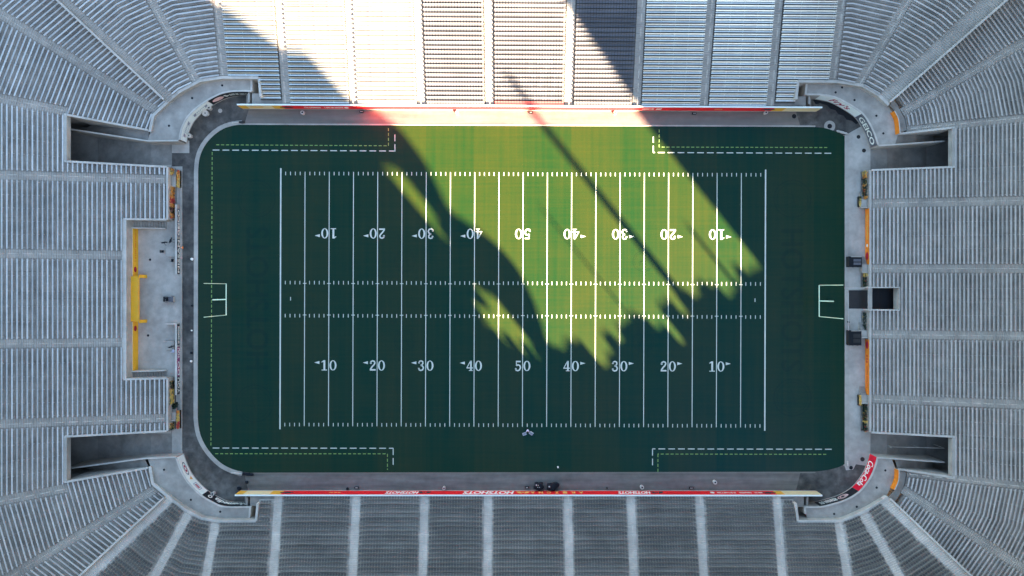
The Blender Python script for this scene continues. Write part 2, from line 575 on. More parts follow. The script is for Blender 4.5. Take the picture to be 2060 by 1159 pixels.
TURF_TL = smooth([P2(*p) for p in [(399, 345), (401, 322), (408, 301), (420, 283), (437, 267), (455, 257), (478, 251.5), (505, 250)]], 3)
TURF_BL = smooth([P2(*p) for p in [(505, 951), (478, 947), (455, 938), (437, 925), (420, 906), (408, 886), (401, 865), (398, 840)]], 3)
TURF_TR = smooth([P2(*p) for p in [(1636, 255.5), (1660, 258), (1680, 264.5), (1699, 274)]], 3)
TURF_BR = smooth([P2(*p) for p in [(1699, 934), (1685, 940.5), (1662, 946), (1636, 949)]], 3)
turf_poly = TURF_TL + TURF_TR + TURF_BR + TURF_BL

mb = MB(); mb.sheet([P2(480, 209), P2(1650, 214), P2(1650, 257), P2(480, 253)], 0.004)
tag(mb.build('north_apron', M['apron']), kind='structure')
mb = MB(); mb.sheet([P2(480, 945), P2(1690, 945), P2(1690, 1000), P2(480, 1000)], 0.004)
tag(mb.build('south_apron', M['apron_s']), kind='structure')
mb = MB()
mb.sheet([P2(367, 905), P2(367, 335), P2(346, 335), P2(346, 308), P2(381, 308), P2(381, 284)] + [p.copy() for p in CORN['tl'][2:]] +
         [P2(500, 222), P2(490, 256)] + TURF_TL[::-1][2:] + TURF_BL[::-1][:-2] + [P2(490, 947), P2(500, 990)] + [p.copy() for p in CORN['bl'][:-2]] + [P2(368, 925)], 0.008)
tag(mb.build('track', M['asphalt']), kind='structure')
mb = MB()
mb.sheet([P2(1600, 222), P2(1618, 190)] + CORN['tr'][2:18] + [P2(1737, 252), P2(1706, 269), P2(1700, 273)] + TURF_TR[::-1][1:] + [P2(1610, 254)], 0.010)
mb.sheet([P2(1600, 992), P2(1618, 1022)] + CORN['br'][::-1][2:22] + [P2(1748, 938), P2(1722, 934), P2(1716, 945), P2(1702, 946), P2(1699, 937)] + TURF_BR[1:] + [P2(1610, 951)], 0.010)
tag(mb.build('corner_track', M['asphalt']), kind='structure')

mb = MB(); mb.prism(turf_poly, 0.0, 0.03)
turf = tag(mb.build('turf_field', M['turf']), kind='structure')

def kerb(name, line, w, h, m='cap'):
    mb = MB(); mb.wall(line, 0.0, h, w, side=1)
    return tag(mb.build(name, M[m]), kind='structure')
kerb('west_kerb', TURF_BL[2:] + TURF_TL[:-2], 0.78, 0.10, 'wall')
kerb('north_kerb', [P2(480, 251.2), P2(1640, 255.5)], 0.26, 0.06, 'wall')
kerb('south_kerb', [P2(1640, 949), P2(480, 950.8)], 0.26, 0.06, 'apron')
kerb('east_kerb', [P2(1699, 272), P2(1699, 936)], 0.75, 0.08, 'wall')

# ---- markings
LZ = 0.036
FC = (1051.7, 602.0)
def F(px, py, z=LZ):
    dx, dy = px - FC[0], py - FC[1]
    return P(FC[0] + dx - 0.0033 * dy, FC[1] + dy + 0.0030 * dx, 0) + Vector((0, 0, z))
def frect(mb, x0, y0, x1, y1, z=LZ):
    mb.face([F(x0, y1, z), F(x1, y1, z), F(x1, y0, z), F(x0, y0, z)])
YD = 9.75
def xl(k): return 1051.7 + (k - 10) * 48.75
for k in range(21):
    mb = MB()
    if k in (0, 20):
        frect(mb, xl(k) - 1.35, 340, xl(k) + 1.35, 865)
        mb.build('goal_line', M['white'], turf)
    else:
        frect(mb, xl(k) - .76, 347, xl(k) + .76, 858.5)
        mb.build('yard_line', M['white'], turf)
mb = MB()
for y0, y1 in ((347, 354), (566.5, 573.5), (633, 640), (852, 859)):
    for i in range(1, 100):
        if i % 5: frect(mb, xl(0) + i * YD - 0.72, y0, xl(0) + i * YD + 0.72, y1)
for y in (571.5, 635):
    for k in range(1, 20): frect(mb, xl(k) - 3.6, y - .7, xl(k) + 3.6, y + .7, LZ + .004)
for x in (xl(0) + 2.1 * YD, xl(20) - 2.1 * YD): frect(mb, x - .8, 599, x + .8, 606)
tag(mb.build('hash_marks', M['white'], turf), kind='stuff')

def dashes(name, m, pts, dash, gap, w, label=None):
    mb = MB()
    for (a, b) in pts:
        a = Vector(a); b = Vector(b)
        L = (b - a).length; d = (b - a) / L; n = Vector((-d.y, d.x)) * w / 2
        s = 0.0
        while s < L:
            e = min(L, s + dash)
            p, q = a + d * s, a + d * e
            mb.face([P(*(p - n)) + Vector((0, 0, LZ)), P(*(p + n)) + Vector((0, 0, LZ)), P(*(q + n)) + Vector((0, 0, LZ)), P(*(q - n)) + Vector((0, 0, LZ))])
            s += dash + gap
    for i, q in enumerate(mb.f):            # keep every dash facing up
        v = [Vector(mb.v[k]) for k in q]
        if (v[1] - v[0]).cross(v[2] - v[0]).z < 0: mb.f[i] = tuple(reversed(q))
    return tag(mb.build(name, M[m], turf), kind='stuff')
dashes('team_area_line', 'white', [((428, 302), (795.5, 304)), ((794.5, 304), (794.5, 271))], 13.6, 6.1, 1.8)
dashes('team_area_line', 'white', [((1672, 308.5), (1313.5, 307)), ((1314.2, 307), (1314.2, 275))], 13.6, 6.1, 1.8)
dashes('team_area_line', 'white', [((428, 901.3), (791.5, 901.8)), ((791, 901.8), (791, 935))], 13.6, 6.1, 1.8)
dashes('team_area_line', 'white', [((1673, 903.8), (1312, 903)), ((1312.6, 903), (1312.6, 936))], 13.6, 6.1, 1.8)
dashes('restraining_line', 'yellow', [((435, 291.5), (781, 293.5)), ((781.5, 293.5), (781.5, 258))], 6.2, 3.7, 1.6)
dashes('restraining_line', 'yellow', [((1664, 297), (1326, 296)), ((1326, 296.5), (1326, 260))], 6.2, 3.7, 1.6)
dashes('restraining_line', 'yellow', [((433, 912.8), (779, 913)), ((779.5, 913), (779.5, 945))], 6.2, 3.7, 1.6)
dashes('restraining_line', 'yellow', [((1662, 914), (1323, 913.4)), ((1323.5, 913.4), (1323.5, 950))], 6.2, 3.7, 1.6)
dashes('restraining_line', 'yellow', [((427, 306), (424.5, 898))], 6.2, 3.7, 1.6)

def stroke(path, w):
    q = []
    n = len(path)
    l, r = [], []
    for i in range(n):
        a = Vector(path[max(i - 1, 0)]); b = Vector(path[min(i + 1, n - 1)])
        d = (b - a).normalized(); nn = Vector((-d.y, d.x)) * w / 2
        l.append(Vector(path[i]) + nn); r.append(Vector(path[i]) - nn)
    for i in range(n - 1): q.append([l[i], r[i], r[i + 1], l[i + 1]])
    return q
def disc(c, r, n=10):
    return [[Vector((c[0] + r * math.cos(2 * math.pi * k / n), c[1] + r * math.sin(2 * math.pi * k / n))) for k in range(n)]]
def rect(x0, y0, x1, y1): return [[Vector((x0, y0)), Vector((x1, y0)), Vector((x1, y1)), Vector((x0, y1))]]
def digit(c):
    if c == '0':
        q = []; n = 24
        for k in range(n):
            a, b = 2 * math.pi * k / n, 2 * math.pi * (k + 1) / n
            q.append([Vector((.34 + .33 * math.cos(a), .5 + .5 * math.sin(a))), Vector((.34 + .33 * math.cos(b), .5 + .5 * math.sin(b))),
                      Vector((.34 + .17 * math.cos(b), .5 + .43 * math.sin(b))), Vector((.34 + .17 * math.cos(a), .5 + .43 * math.sin(a)))])
        return q
    if c == '1':
        return rect(.26, .07, .44, 1) + rect(.08, 0, .62, .08) + [[Vector((.26, 1)), Vector((.26, .84)), Vector((.06, .78)), Vector((.06, .84))]]
    if c == '2':
        return stroke([(.14, .74), (.17, .88), (.33, .96), (.5, .9), (.55, .75), (.47, .58), (.28, .38), (.11, .13)], .14) + rect(.05, 0, .62, .15) + disc((.15, .74), .1)
    if c == '3':
        return stroke([(.12, .8), (.18, .92), (.33, .97), (.49, .9), (.51, .73), (.42, .58), (.26, .53)], .13) + stroke([(.26, .53), (.46, .48), (.56, .28), (.47, .08), (.28, .03), (.13, .1), (.1, .2)], .14) + disc((.13, .79), .09) + disc((.11, .2), .09)
    if c == '4':
        return rect(.38, .07, .54, 1) + rect(.02, .24, .37, .34) + rect(.545, .24, .66, .34) + stroke([(.42, .97), (.07, .32)], .08) + rect(.26, 0, .64, .065)
    if c == '5':
        return rect(.12, .86, .58, 1) + rect(.12, .5, .2, .855) + stroke([(.16, .52), (.32, .61), (.5, .54), (.57, .33), (.47, .1), (.28, .03), (.13, .09), (.1, .2)], .14) + disc((.11, .2), .09)
def number(k, top):
    n = 50 - abs(10 - k) * 5
    mb = MB()
    yc = 470.8 if top else 736.2
    hh = 20.5
    def put(quads, ox, w):
        for q in quads:
            pts = []
            for v in q:
                x, y = ox + v.x * w, (0.5 - v.y) * hh
                if top: x, y = -x, -y
                pts.append(F(xl(k) + x, yc + y, LZ + .004))
            a, b, c = Vector(pts[0]), Vector(pts[1]), Vector(pts[2])
            if (b - a).cross(c - a).z < 0: pts.reverse()
            mb.face(pts)
    put(digit(str(n)[0]), -15.8, 20.5); put(digit('0'), 1.4, 21.5)
    o = mb.build('yard_number', M['white'], turf)
    if n != 50:
        s = -1 if k < 10 else 1
        mb = MB()
        y = yc + (4.6 if top else -5.6)
        pts = [F(xl(k) + s * 29, y), F(xl(k) + s * 18.6, y - 3), F(xl(k) + s * 18.6, y + 3)]
        if (pts[1] - pts[0]).cross(pts[2] - pts[0]).z < 0: pts.reverse()
        mb.face(pts)
        mb.build('direction_arrow', M['white'], turf)
for k in range(2, 19, 2):
    number(k, True); number(k, False)

# worn end-zone lettering and round emblems left in the turf
def flat_map(ox, oy, ang):
    ca, sa = math.cos(ang), math.sin(ang)
    def mp(u, v, d=0.0):
        p = P(ox, oy)
        return Vector((p.x + u * ca - v * sa, p.y + u * sa + v * ca, LZ - .003 + d * 0.2))
    return mp
def emblem(name, cx, cy, rad, ang):
    mp = flat_map(cx, cy, ang)
    mb = MB()
    ring_on(mb, mp, 0, 0, rad, rad, 0.06, n=32)
    ring_on(mb, mp, 0, 0, rad * .82, rad * .82, 0.04, n=32)
    r = rad * .72
    for q in (stroke([(-.5 * r, -.6 * r), (0, .75 * r), (.5 * r, -.6 * r)], .12) + stroke([(-.62 * r, -.1 * r), (.62 * r, .25 * r)], .12)):
        pts = [mp(v.x, v.y, .002) for v in q]
        if (pts[1] - pts[0]).cross(pts[2] - pts[0]).z < 0: pts.reverse()
        mb.face(pts)
    mb.build(name, M['faint'], turf)
w = (740 - 455) * S
letter_mesh('end_zone_lettering', 'HOTSHOTS', flat_map(540, 742, R(90)), 0, w, 0, 4.1, M['faint'], turf, 0.0, .12)
letter_mesh('end_zone_lettering', 'HOTSHOTS', flat_map(1572, 462, R(-90)), 0, w, 0, 4.1, M['faint'], turf, 0.0, .12)
for (x, y, r, a) in ((516, 400, 3.6, 90), (512, 812, 3.6, 90), (1594, 400, 3.6, -90), (1594, 800, 3.6, -90), (814, 526, 2.0, 0), (814, 686, 2.0, 0), (1294, 688, 2.0, 0), (1294, 526, 2.0, 0)):
    emblem('turf_emblem', x, y, r, R(a))

# ------------------------------------------------------------------ the stands
BENCH_Z = 0.43
class Stand:
    def __init__(s, name, base_px, k0, t, r, z0):
        s.name = name; s.k0 = k0; s.t = t; s.r = r; s.z0 = z0
        s.base = [P2(*p, s.zt(k0) + BENCH_Z) for p in base_px]
    def zt(s, k): return s.z0 + s.r * k
    def row(s, k): return offs(s.base, (k - s.k0) * s.t)
    def dist(s, q):
        return max((q - s.base[i]).dot(seg_n(s.base[i], s.base[i + 1])) for i in range(len(s.base) - 1))
    def plan(s, px, py):
        z = s.zt(s.k0)
        for _ in range(8):
            q = P2(px, py, z)
            k = s.k0 + s.dist(q) / s.t
            z = s.zt(k) + 0.1
        return q
    def line(s, a, b):
        p, q = s.plan(*a), s.plan(*b)
        return (p, (q - p).normalized())

def shift(line, d):
    p, v = line
    return (p + Vector((-v.y, v.x)) * d, v)

def in_view(pts, margin=110):
    for p in pts:
        x, y = to_px(p)
        if -margin < x < 2060 + margin and -margin < y < 1159 + margin: return True
    return False

NORTH = Stand('north', [(326, 205), (358, 178.5), (405, 156), (446, 150), (1684, 157.2), (1736, 169), (1768, 187), (1797, 212)], 6, 0.77, 0.20, 2.50)
EAST = Stand('east', [(1793, 184), (1821.5, 223), (1826.5, 234), (1831, 257), (1831, 957), (1826, 980), (1820.5, 991), (1793, 1031)], 9, 0.665, 0.15, 1.50)
SOUTH = Stand('south', [(1793, 1001), (1748, 1031), (1716, 1046), (1692, 1054), (440, 1054), (404, 1049), (366, 1029), (326, 997)], 6, 0.75, 0.20, 2.50)
WEST = Stand('west', [(331, 1002), (303, 980.5), (292, 943), (292, 262), (307, 223.5), (336, 199)], 4, 0.77, 0.19, 1.95)

HALF = 0.74
def A(st, a, b): return st.line(a, b)
AISLE = {}
def aisle(name, st, a, b, k0, half=HALF):
    AISLE[name] = dict(st=st, line=A(st, a, b), k0=k0, half=half)
# north stand, left to right (every line points outward, up the stand)
aisle('nw_wall', NORTH, (341, 199), (124, 0), 6, 0.9)
aisle('n_l1', NORTH, (393.5, 160.5), (304, 0), 6)
aisle('n0', NORTH, (451, 152), (437, 0), 6)
aisle('n1', NORTH, (576, 204), (562, 0), 0)
aisle('n2', NORTH, (712, 204), (702, 0), 0, .70)
aisle('n3', NORTH, (848, 204), (840.5, 0), 0)
aisle('n4', NORTH, (985.5, 205), (983, 0), 0)
aisle('n5', NORTH, (1144, 205), (1149.5, 0), 0)
aisle('n6', NORTH, (1281, 206), (1291, 0), 0)
aisle('n7', NORTH, (1416, 207), (1431, 0), 0)
aisle('n8', NORTH, (1549.5, 208), (1567, 0), 0)
aisle('n9', NORTH, (1675, 159), (1693, 0), 6)
aisle('n10', NORTH, (1727.6, 169), (1826, 0), 6)
aisle('ne_wall', NORTH, (1777, 197), (1986, 0), 6, 0.9)
# east stand, top to bottom
aisle('e0', EAST, (1816, 225), (2060, 84), 9)
aisle('e1', EAST, (1826, 261), (2054, 238), 9, .60)
aisle('e2', EAST, (1750, 409.5), (2054, 404), 0)
aisle('e3', EAST, (1750, 540.5), (2054, 540.5), 0)
aisle('e4', EAST, (1750, 672.5), (2054, 676), 0)
aisle('e5', EAST, (1750, 802), (2054, 814), 0)
aisle('e6', EAST, (1826, 952), (2054, 977), 9, .60)
aisle('e7', EAST, (1814, 983), (2060, 1145), 9)
# south stand, right to left
aisle('se_wall', SOUTH, (1780, 1006), (1938, 1159), 6, 0.9)
aisle('s0', SOUTH, (1741, 1040), (1810, 1159), 6)
aisle('s1', SOUTH, (1687, 1052), (1705, 1159), 6)
aisle('s2', SOUTH, (1563, 999), (1573.5, 1159), 0)
aisle('s3', SOUTH, (1407, 999), (1416, 1159), 0)
aisle('s4', SOUTH, (1269, 999), (1275, 1159), 0)
aisle('s5', SOUTH, (1142.5, 999), (1145.5, 1159), 0)
aisle('s6', SOUTH, (981.5, 999), (980.5, 1159), 0)
aisle('s7', SOUTH, (854, 999), (850, 1159), 0)
aisle('s8', SOUTH, (717, 999), (709, 1159), 0)
aisle('s9', SOUTH, (560, 999), (549, 1159), 0)
aisle('s10', SOUTH, (433, 1052), (414, 1159), 6)
aisle('s11', SOUTH, (378, 1035), (310.7, 1159), 6)
aisle('sw_wall', SOUTH, (338, 1005), (176, 1159), 6, 0.9)
# west stand, bottom to top
aisle('w0', WEST, (310.7, 985), (24, 1158), 4)
aisle('w1', WEST, (119, 985), (0, 1008), 21)
aisle('w2', WEST, (331, 841), (0, 853), 0)
aisle('w3', WEST, (248.5, 689), (0, 692), 9)
aisle('w4', WEST, (255, 514), (0, 510), 9)
aisle('w5', WEST, (336, 361), (0, 352), 0)
aisle('w6', WEST, (117, 221), (0, 198), 21)
aisle('w7', WEST, (310.7, 221), (0, 27.6), 4)

def Lr(name):   # boundary just past an aisle, in the clockwise direction
    a = AISLE[name]; return shift(a['line'], -a['half'])
def Ll(name):   # boundary just before an aisle
    a = AISLE[name]; return shift(a['line'], a['half'])
DIV = {         # walls that part the corner stands
    'nw': NORTH.line((335, 204), (115.6, 0)), 'ne': NORTH.line((1787, 207), (2024, 0)),
    'se': SOUTH.line((1787, 1001), (1953, 1159)), 'sw': SOUTH.line((331, 1001), (160.5, 1159)),
}
def X(st, a, b): return st.line(a, b)
TE = {  # edges of the tunnels and pits cut into the stands
    'tl_lo': X(WEST, (335, 336.5), (128, 325)), 'tl_hi': X(WEST, (297, 262), (122, 229)),
    'bl_hi': X(WEST, (333, 866.5), (127, 878)), 'bl_lo': X(WEST, (300, 940.5), (121, 971)),
    'pl_hi': X(WEST, (336, 442), (250, 441)), 'pl_lo': X(WEST, (336, 761), (250, 763)),
    'tr_lo': X(EAST, (1752, 343), (1919, 336.5)), 'br_hi': X(EAST, (1751, 869), (1919, 878)),
    'pit_hi': X(EAST, (1752, 578.5), (1805, 578)), 'pit_lo': X(EAST, (1752, 623.5), (1805, 624)),
    'n_end_l': X(NORTH, (524, 195), (521, 158)), 'n_end_r': X(NORTH, (1600, 198), (1604, 164)),
    's_end_r': X(SOUTH, (1597, 1012), (1601, 1048)), 's_end_l': X(SOUTH, (521, 1013), (518, 1048)),
}
# sections: (stand, kind, label, [(k from, k to, line a, line b)])
K = 70
SECT = [
    (NORTH, 'bench', 'angled silver bleachers right of the divider wall in the top left corner', [(6, K, Lr('nw_wall'), Ll('n_l1'))]),
    (NORTH, 'bench', 'narrow bent bleacher section half in sun at the top left corner', [(6, K, Lr('n_l1'), Ll('n0'))]),
    (NORTH, 'backed', 'top stand bleachers whose lower rows end at the top left corner platform', [(1, 5, TE['n_end_l'], Ll('n1')), (6, K, Lr('n0'), Ll('n1'))]),
    (NORTH, 'backed', 'sunlit bleachers with a shadow edge climbing across, above the yellow and red banner end', [(0, K, Lr('n1'), Ll('n2'))]),
    (NORTH, 'backed', 'fully sunlit white bleachers directly left of the sunlit chair seats', [(0, K, Lr('n2'), Ll('n3'))]),
    (NORTH, 'chair', 'leftmost of the three sunlit chair sections in the top stand', [(0, K, Lr('n3'), Ll('n4'))]),
    (NORTH, 'chair', 'wide middle sunlit chair section with a red front row', [(0, K, Lr('n4'), Ll('n5'))]),
    (NORTH, 'chair', 'chair section in the top stand cut diagonally by the shadow', [(0, K, Lr('n5'), Ll('n6'))]),
    (NORTH, 'backed', 'shaded bleachers in the top stand beside the half-shaded chair section', [(0, K, Lr('n6'), Ll('n7'))]),
    (NORTH, 'backed', 'shaded top stand bleachers two aisles right of the chair sections', [(0, K, Lr('n7'), Ll('n8'))]),
    (NORTH, 'backed', 'top stand bleachers whose lower rows end at the top right corner platform', [(1, 5, Lr('n8'), TE['n_end_r']), (6, K, Lr('n8'), Ll('n9'))]),
    (NORTH, 'bench', 'narrow bent bleacher section at the start of the top right corner', [(6, K, Lr('n9'), Ll('n10'))]),
    (NORTH, 'bench', 'bent bleachers left of the divider wall in the top right corner', [(6, K, Lr('n10'), Ll('ne_wall'))]),
    (EAST, 'bench', 'slanting bleachers right of the divider wall in the top right corner', [(10, K, DIV['ne'], Ll('e0'))]),
    (EAST, 'bench', 'bent bleachers above the top right tunnel', [(9, K, Lr('e0'), Ll('e1'))]),
    (EAST, 'bench', 'bleachers below the top right tunnel in the right stand', [(0, 19, TE['tr_lo'], Ll('e2')), (20, K, Lr('e1'), Ll('e2'))]),
    (EAST, 'bench', 'right stand bleachers behind the upper orange banner', [(0, K, Lr('e2'), Ll('e3'))]),
    (EAST, 'bench', 'right stand bleachers around the dark player tunnel pit', [(0, 6, Lr('e3'), TE['pit_hi']), (0, 6, TE['pit_lo'], Ll('e4')), (7, K, Lr('e3'), Ll('e4'))]),
    (EAST, 'bench', 'right stand bleachers behind the lower orange banner', [(0, K, Lr('e4'), Ll('e5'))]),
    (EAST, 'bench', 'bleachers above the bottom right tunnel in the right stand', [(0, 19, Lr('e5'), TE['br_hi']), (20, K, Lr('e5'), Ll('e6'))]),
    (EAST, 'bench', 'bent bleachers below the bottom right tunnel', [(9, K, Lr('e6'), Ll('e7'))]),
    (EAST, 'bench', 'slanting bleachers right of the divider wall in the bottom right corner', [(10, K, Lr('e7'), DIV['se'])]),
    (SOUTH, 'chair', 'dark wedge of chairs left of the divider wall in the bottom right corner', [(6, K, Lr('se_wall'), Ll('s0'))]),
    (SOUTH, 'chair', 'narrow bent chair section at the bottom right corner', [(6, K, Lr('s0'), Ll('s1'))]),
    (SOUTH, 'chair', 'bottom stand chairs whose front rows end at the bottom right platform', [(1, 5, TE['s_end_r'], Ll('s2')), (6, K, Lr('s1'), Ll('s2'))]),
    (SOUTH, 'chair', 'bottom stand chairs behind the cream right end of the red banner', [(0, K, Lr('s2'), Ll('s3'))]),
    (SOUTH, 'chair', 'bottom stand chairs below the plain red stretch right of the small lettering', [(0, K, Lr('s3'), Ll('s4'))]),
    (SOUTH, 'chair', 'bottom stand chairs behind the small right hand lettering on the red banner', [(0, K, Lr('s4'), Ll('s5'))]),
    (SOUTH, 'chair', 'wide bottom stand chair section behind the two black carts', [(0, K, Lr('s5'), Ll('s6'))]),
    (SOUTH, 'chair', 'bottom stand chairs below the large white banner lettering', [(0, K, Lr('s6'), Ll('s7'))]),
    (SOUTH, 'chair', 'bottom stand chairs below the small left hand lettering on the red banner', [(0, K, Lr('s7'), Ll('s8'))]),
    (SOUTH, 'chair', 'bottom stand chairs behind the yellow left end of the red banner', [(0, K, Lr('s8'), Ll('s9'))]),
    (SOUTH, 'chair', 'bottom stand chairs whose front rows end at the bottom left platform', [(1, 5, Lr('s9'), TE['s_end_l']), (6, K, Lr('s9'), Ll('s10'))]),
    (SOUTH, 'chair', 'narrow bent chair section at the bottom left corner', [(6, K, Lr('s10'), Ll('s11'))]),
    (SOUTH, 'chair', 'dark wedge of chairs right of the divider wall in the bottom left corner', [(6, K, Lr('s11'), Ll('sw_wall'))]),
    (WEST, 'bench', 'slanting bleachers left of the divider wall in the bottom left corner', [(4, K, DIV['sw'], Ll('w0'))]),
    (WEST, 'bench', 'leaning bleachers below the bottom left tunnel', [(4, 20, Lr('w0'), TE['bl_lo']), (21, K, Lr('w0'), Ll('w1'))]),
    (WEST, 'bench', 'bleachers above the bottom left tunnel in the left stand', [(0, 20, TE['bl_hi'], Ll('w2')), (21, K, Lr('w1'), Ll('w2'))]),
    (WEST, 'bench', 'left stand bleachers around the lower end of the yellow walled plaza', [(0, 8, Lr('w2'), TE['pl_lo']), (9, K, Lr('w2'), Ll('w3'))]),
    (WEST, 'bench', 'left stand bleachers directly behind the yellow awning', [(9, K, Lr('w3'), Ll('w4'))]),
    (WEST, 'bench', 'left stand bleachers around the upper end of the yellow walled plaza', [(0, 8, TE['pl_hi'], Ll('w5')), (9, K, Lr('w4'), Ll('w5'))]),
    (WEST, 'bench', 'bleachers below the top left tunnel in the left stand', [(0, 20, Lr('w5'), TE['tl_lo']), (21, K, Lr('w5'), Ll('w6'))]),
    (WEST, 'bench', 'leaning bleachers above the top left tunnel', [(4, 20, TE['tl_hi'], Ll('w7')), (21, K, Lr('w6'), Ll('w7'))]),
    (WEST, 'bench', 'slanting bleachers left of the divider wall in the top left corner', [(4, K, Lr('w7'), DIV['nw'])]),
]

def chair_verts(mb, c, t, z, m=0):
    """One tip-up chair: pan, slanted back, centre foot. c plan point, t tangent (outward is to the left)."""
    n = Vector((-t.y, t.x))
    def q(x, y, h): 
        p = c + t * x + n * y
        return (p.x, p.y, z + h)
    mb.hexa([q(-.205, -.22, .40), q(.205, -.22, .40), q(.225, .17, .37), q(-.225, .17, .37),
             q(-.205, -.22, .46), q(.205, -.22, .46), q(.225, .17, .43), q(-.225, .17, .43)], m)
    mb.hexa([q(-.225, .15, .44), q(.225, .15, .44), q(.225, .19, .43), q(-.225, .19, .43),
             q(-.20, .24, .84), q(.20, .24, .84), q(.20, .285, .84), q(-.20, .285, .84)], m)
    mb.hexa([q(-.04, .05, 0), q(.04, .05, 0), q(.04, .15, 0), q(-.04, .15, 0),
             q(-.04, .05, .38), q(.04, .05, .38), q(.04, .15, .38), q(-.04, .15, .38)], m)

one_chair = MB(); chair_verts(one_chair, Vector((0, 0)), Vector((1, 0)), 0.0)
CHAIR_ME = one_chair.mesh('seat', M['seat_l'])
CHAIR_RED = one_chair.mesh('red_seat', M['seat_r'])

def bench_mesh(line, z, backed):
    mb = MB()
    if backed:
        mb.sweep(line, [(-.19, z + .40), (-.19, z + .45), (.06, z + .45), (.06, z + .40)][::-1])
        mb.sweep(line, [(.135, z + .56), (.12, z + .59), (.29, z + .80), (.31, z + .77)][::-1])
    else:
        mb.sweep(line, [(-.14, z + .39), (-.14, z + .44), (.14, z + .44), (.14, z + .39)][::-1])
    L = length(line); n = max(2, int(L / 2.4) + 1)
    for i in range(n):
        p, t = at_s(line, 0.3 + (L - 0.6) * i / (n - 1))
        rz = math.atan2(t.y, t.x)
        mb.box((p.x, p.y, z + .195), (.07, .22, .39), rz)
        if backed:
            q = p + Vector((-t.y, t.x)) * .16
            mb.box((q.x, q.y, z + .34), (.06, .05, .67), rz)
    return mb

seat_total = 0
for (st, kind, label, spans) in SECT:
    p0 = st.row(spans[0][0])
    a = sub(p0, spans[0][2], spans[0][3])
    c = at_s(a, length(a) / 2)[0] if a else st.base[0]
    root = empty('seating_section', (c.x, c.y, st.zt(spans[0][0])))
    inv = Vector((-c.x, -c.y, -st.zt(spans[0][0])))
    chair = kind == 'chair'
    tag(root, label, 'chairs' if chair else 'bleachers', 'chair sections of the stadium' if chair else 'bleacher sections of the stadium')
    tb = MB()
    corner_row = 'bent' in label or 'slanting' in label
    for (ka, kb, la, lb) in spans:
        miss = 0
        for k in range(ka, kb + 1):
            if st is EAST and k > 40 and not corner_row: break
            z = st.zt(k)
            o1 = (k - st.k0) * st.t - 0.45 * st.t
            ins = sub(offs(st.base, o1), la, lb)
            out = sub(offs(st.base, o1 + st.t), la, lb)
            if not ins or not out: continue
            if not in_view([Vector((q.x, q.y, z)) for q in ins + out] + [Vector((*at_s(ins, length(ins) * f)[0], z)) for f in (.25, .5, .75)]):
                miss += 1
                if miss > 2: break
                continue
            tb.sheet([(q.x, q.y) for q in out] + [(q.x, q.y) for q in reversed(ins)], z)
            drop = st.r if k > ka else 1.1
            for i in range(len(ins) - 1):
                tb.face([(ins[i].x, ins[i].y, z - drop), (ins[i + 1].x, ins[i + 1].y, z - drop), (ins[i + 1].x, ins[i + 1].y, z), (ins[i].x, ins[i].y, z)])
            mid = sub(st.row(k), la, lb)
            if not mid: continue
            L = length(mid)
            if L < 0.6: continue
            if chair:
                n = max(1, int((L - 0.25) / 0.51))
                s0 = (L - (n - 1) * 0.51) / 2
                red = 'red front row' in label and k == 0
                single = st is NORTH and 'wide middle' in label and k < 10
                if single:
                    rowr = empty('seat_row', (0, 0, 0)); rowr.parent = root; rowr.location = inv
                    for i in range(n):
                        q, t = at_s(mid, s0 + i * 0.51)
                        inst('seat', CHAIR_RED if red else CHAIR_ME, rowr, (q.x, q.y, z), math.atan2(t.y, t.x))
                else:
                    mb = MB()
                    for i in range(n):
                        q, t = at_s(mid, s0 + i * 0.51)
                        chair_verts(mb, q, t, z)
                    tag(mb.build('seat_row', M['seat_l'] if st is NORTH else M['seat'], root, inv), kind='stuff')
                seat_total += n
            else:
                g = 0.10
                if L > 2 * g + .5:
                    mb = bench_mesh(part_of(mid, g, L - g), z, kind == 'backed')
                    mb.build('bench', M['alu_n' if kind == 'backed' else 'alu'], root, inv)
    for jl, k_from in (((TE['pl_hi'], 9), (TE['pl_lo'], 9), (X(WEST, (250, 547), (0, 546)), 9), (X(WEST, (250, 601), (0, 601)), 9)) if st is WEST else
                       ((TE['tr_lo'], 20), (TE['br_hi'], 20), (X(EAST, (1810, 601), (2054, 601)), 8)) if st is EAST else ()):
        jb = MB()
        for (ka, kb, la, lb) in spans:
            for k in range(max(ka, k_from), min(kb, 40) + 1):
                o1 = (k - st.k0) * st.t - 0.45 * st.t
                p, q = cut(offs(st.base, o1 + .004), jl)[2], cut(offs(st.base, o1 + st.t - .004), jl)[2]
                lo, hi = cut(st.row(k), la)[2].y, cut(st.row(k), lb)[2].y
                if not (min(lo, hi) < p.y < max(lo, hi)): continue
                if not in_view([Vector((p.x, p.y, st.zt(k)))]): continue
                x0, x1 = sorted((p.x, q.x))
                jb.sheet([(x0, p.y - .07), (x1, p.y - .07), (x1, p.y + .07), (x0, p.y + .07)], st.zt(k) + .004)
        if jb.f: jb.build('expansion_joint', M['ramp'], root, inv)
    tb.build('terrace', M['seatdeck' if (chair and st is SOUTH) else 'terrace_n' if (st is NORTH and kind != 'bench') else 'terrace'], root, inv)

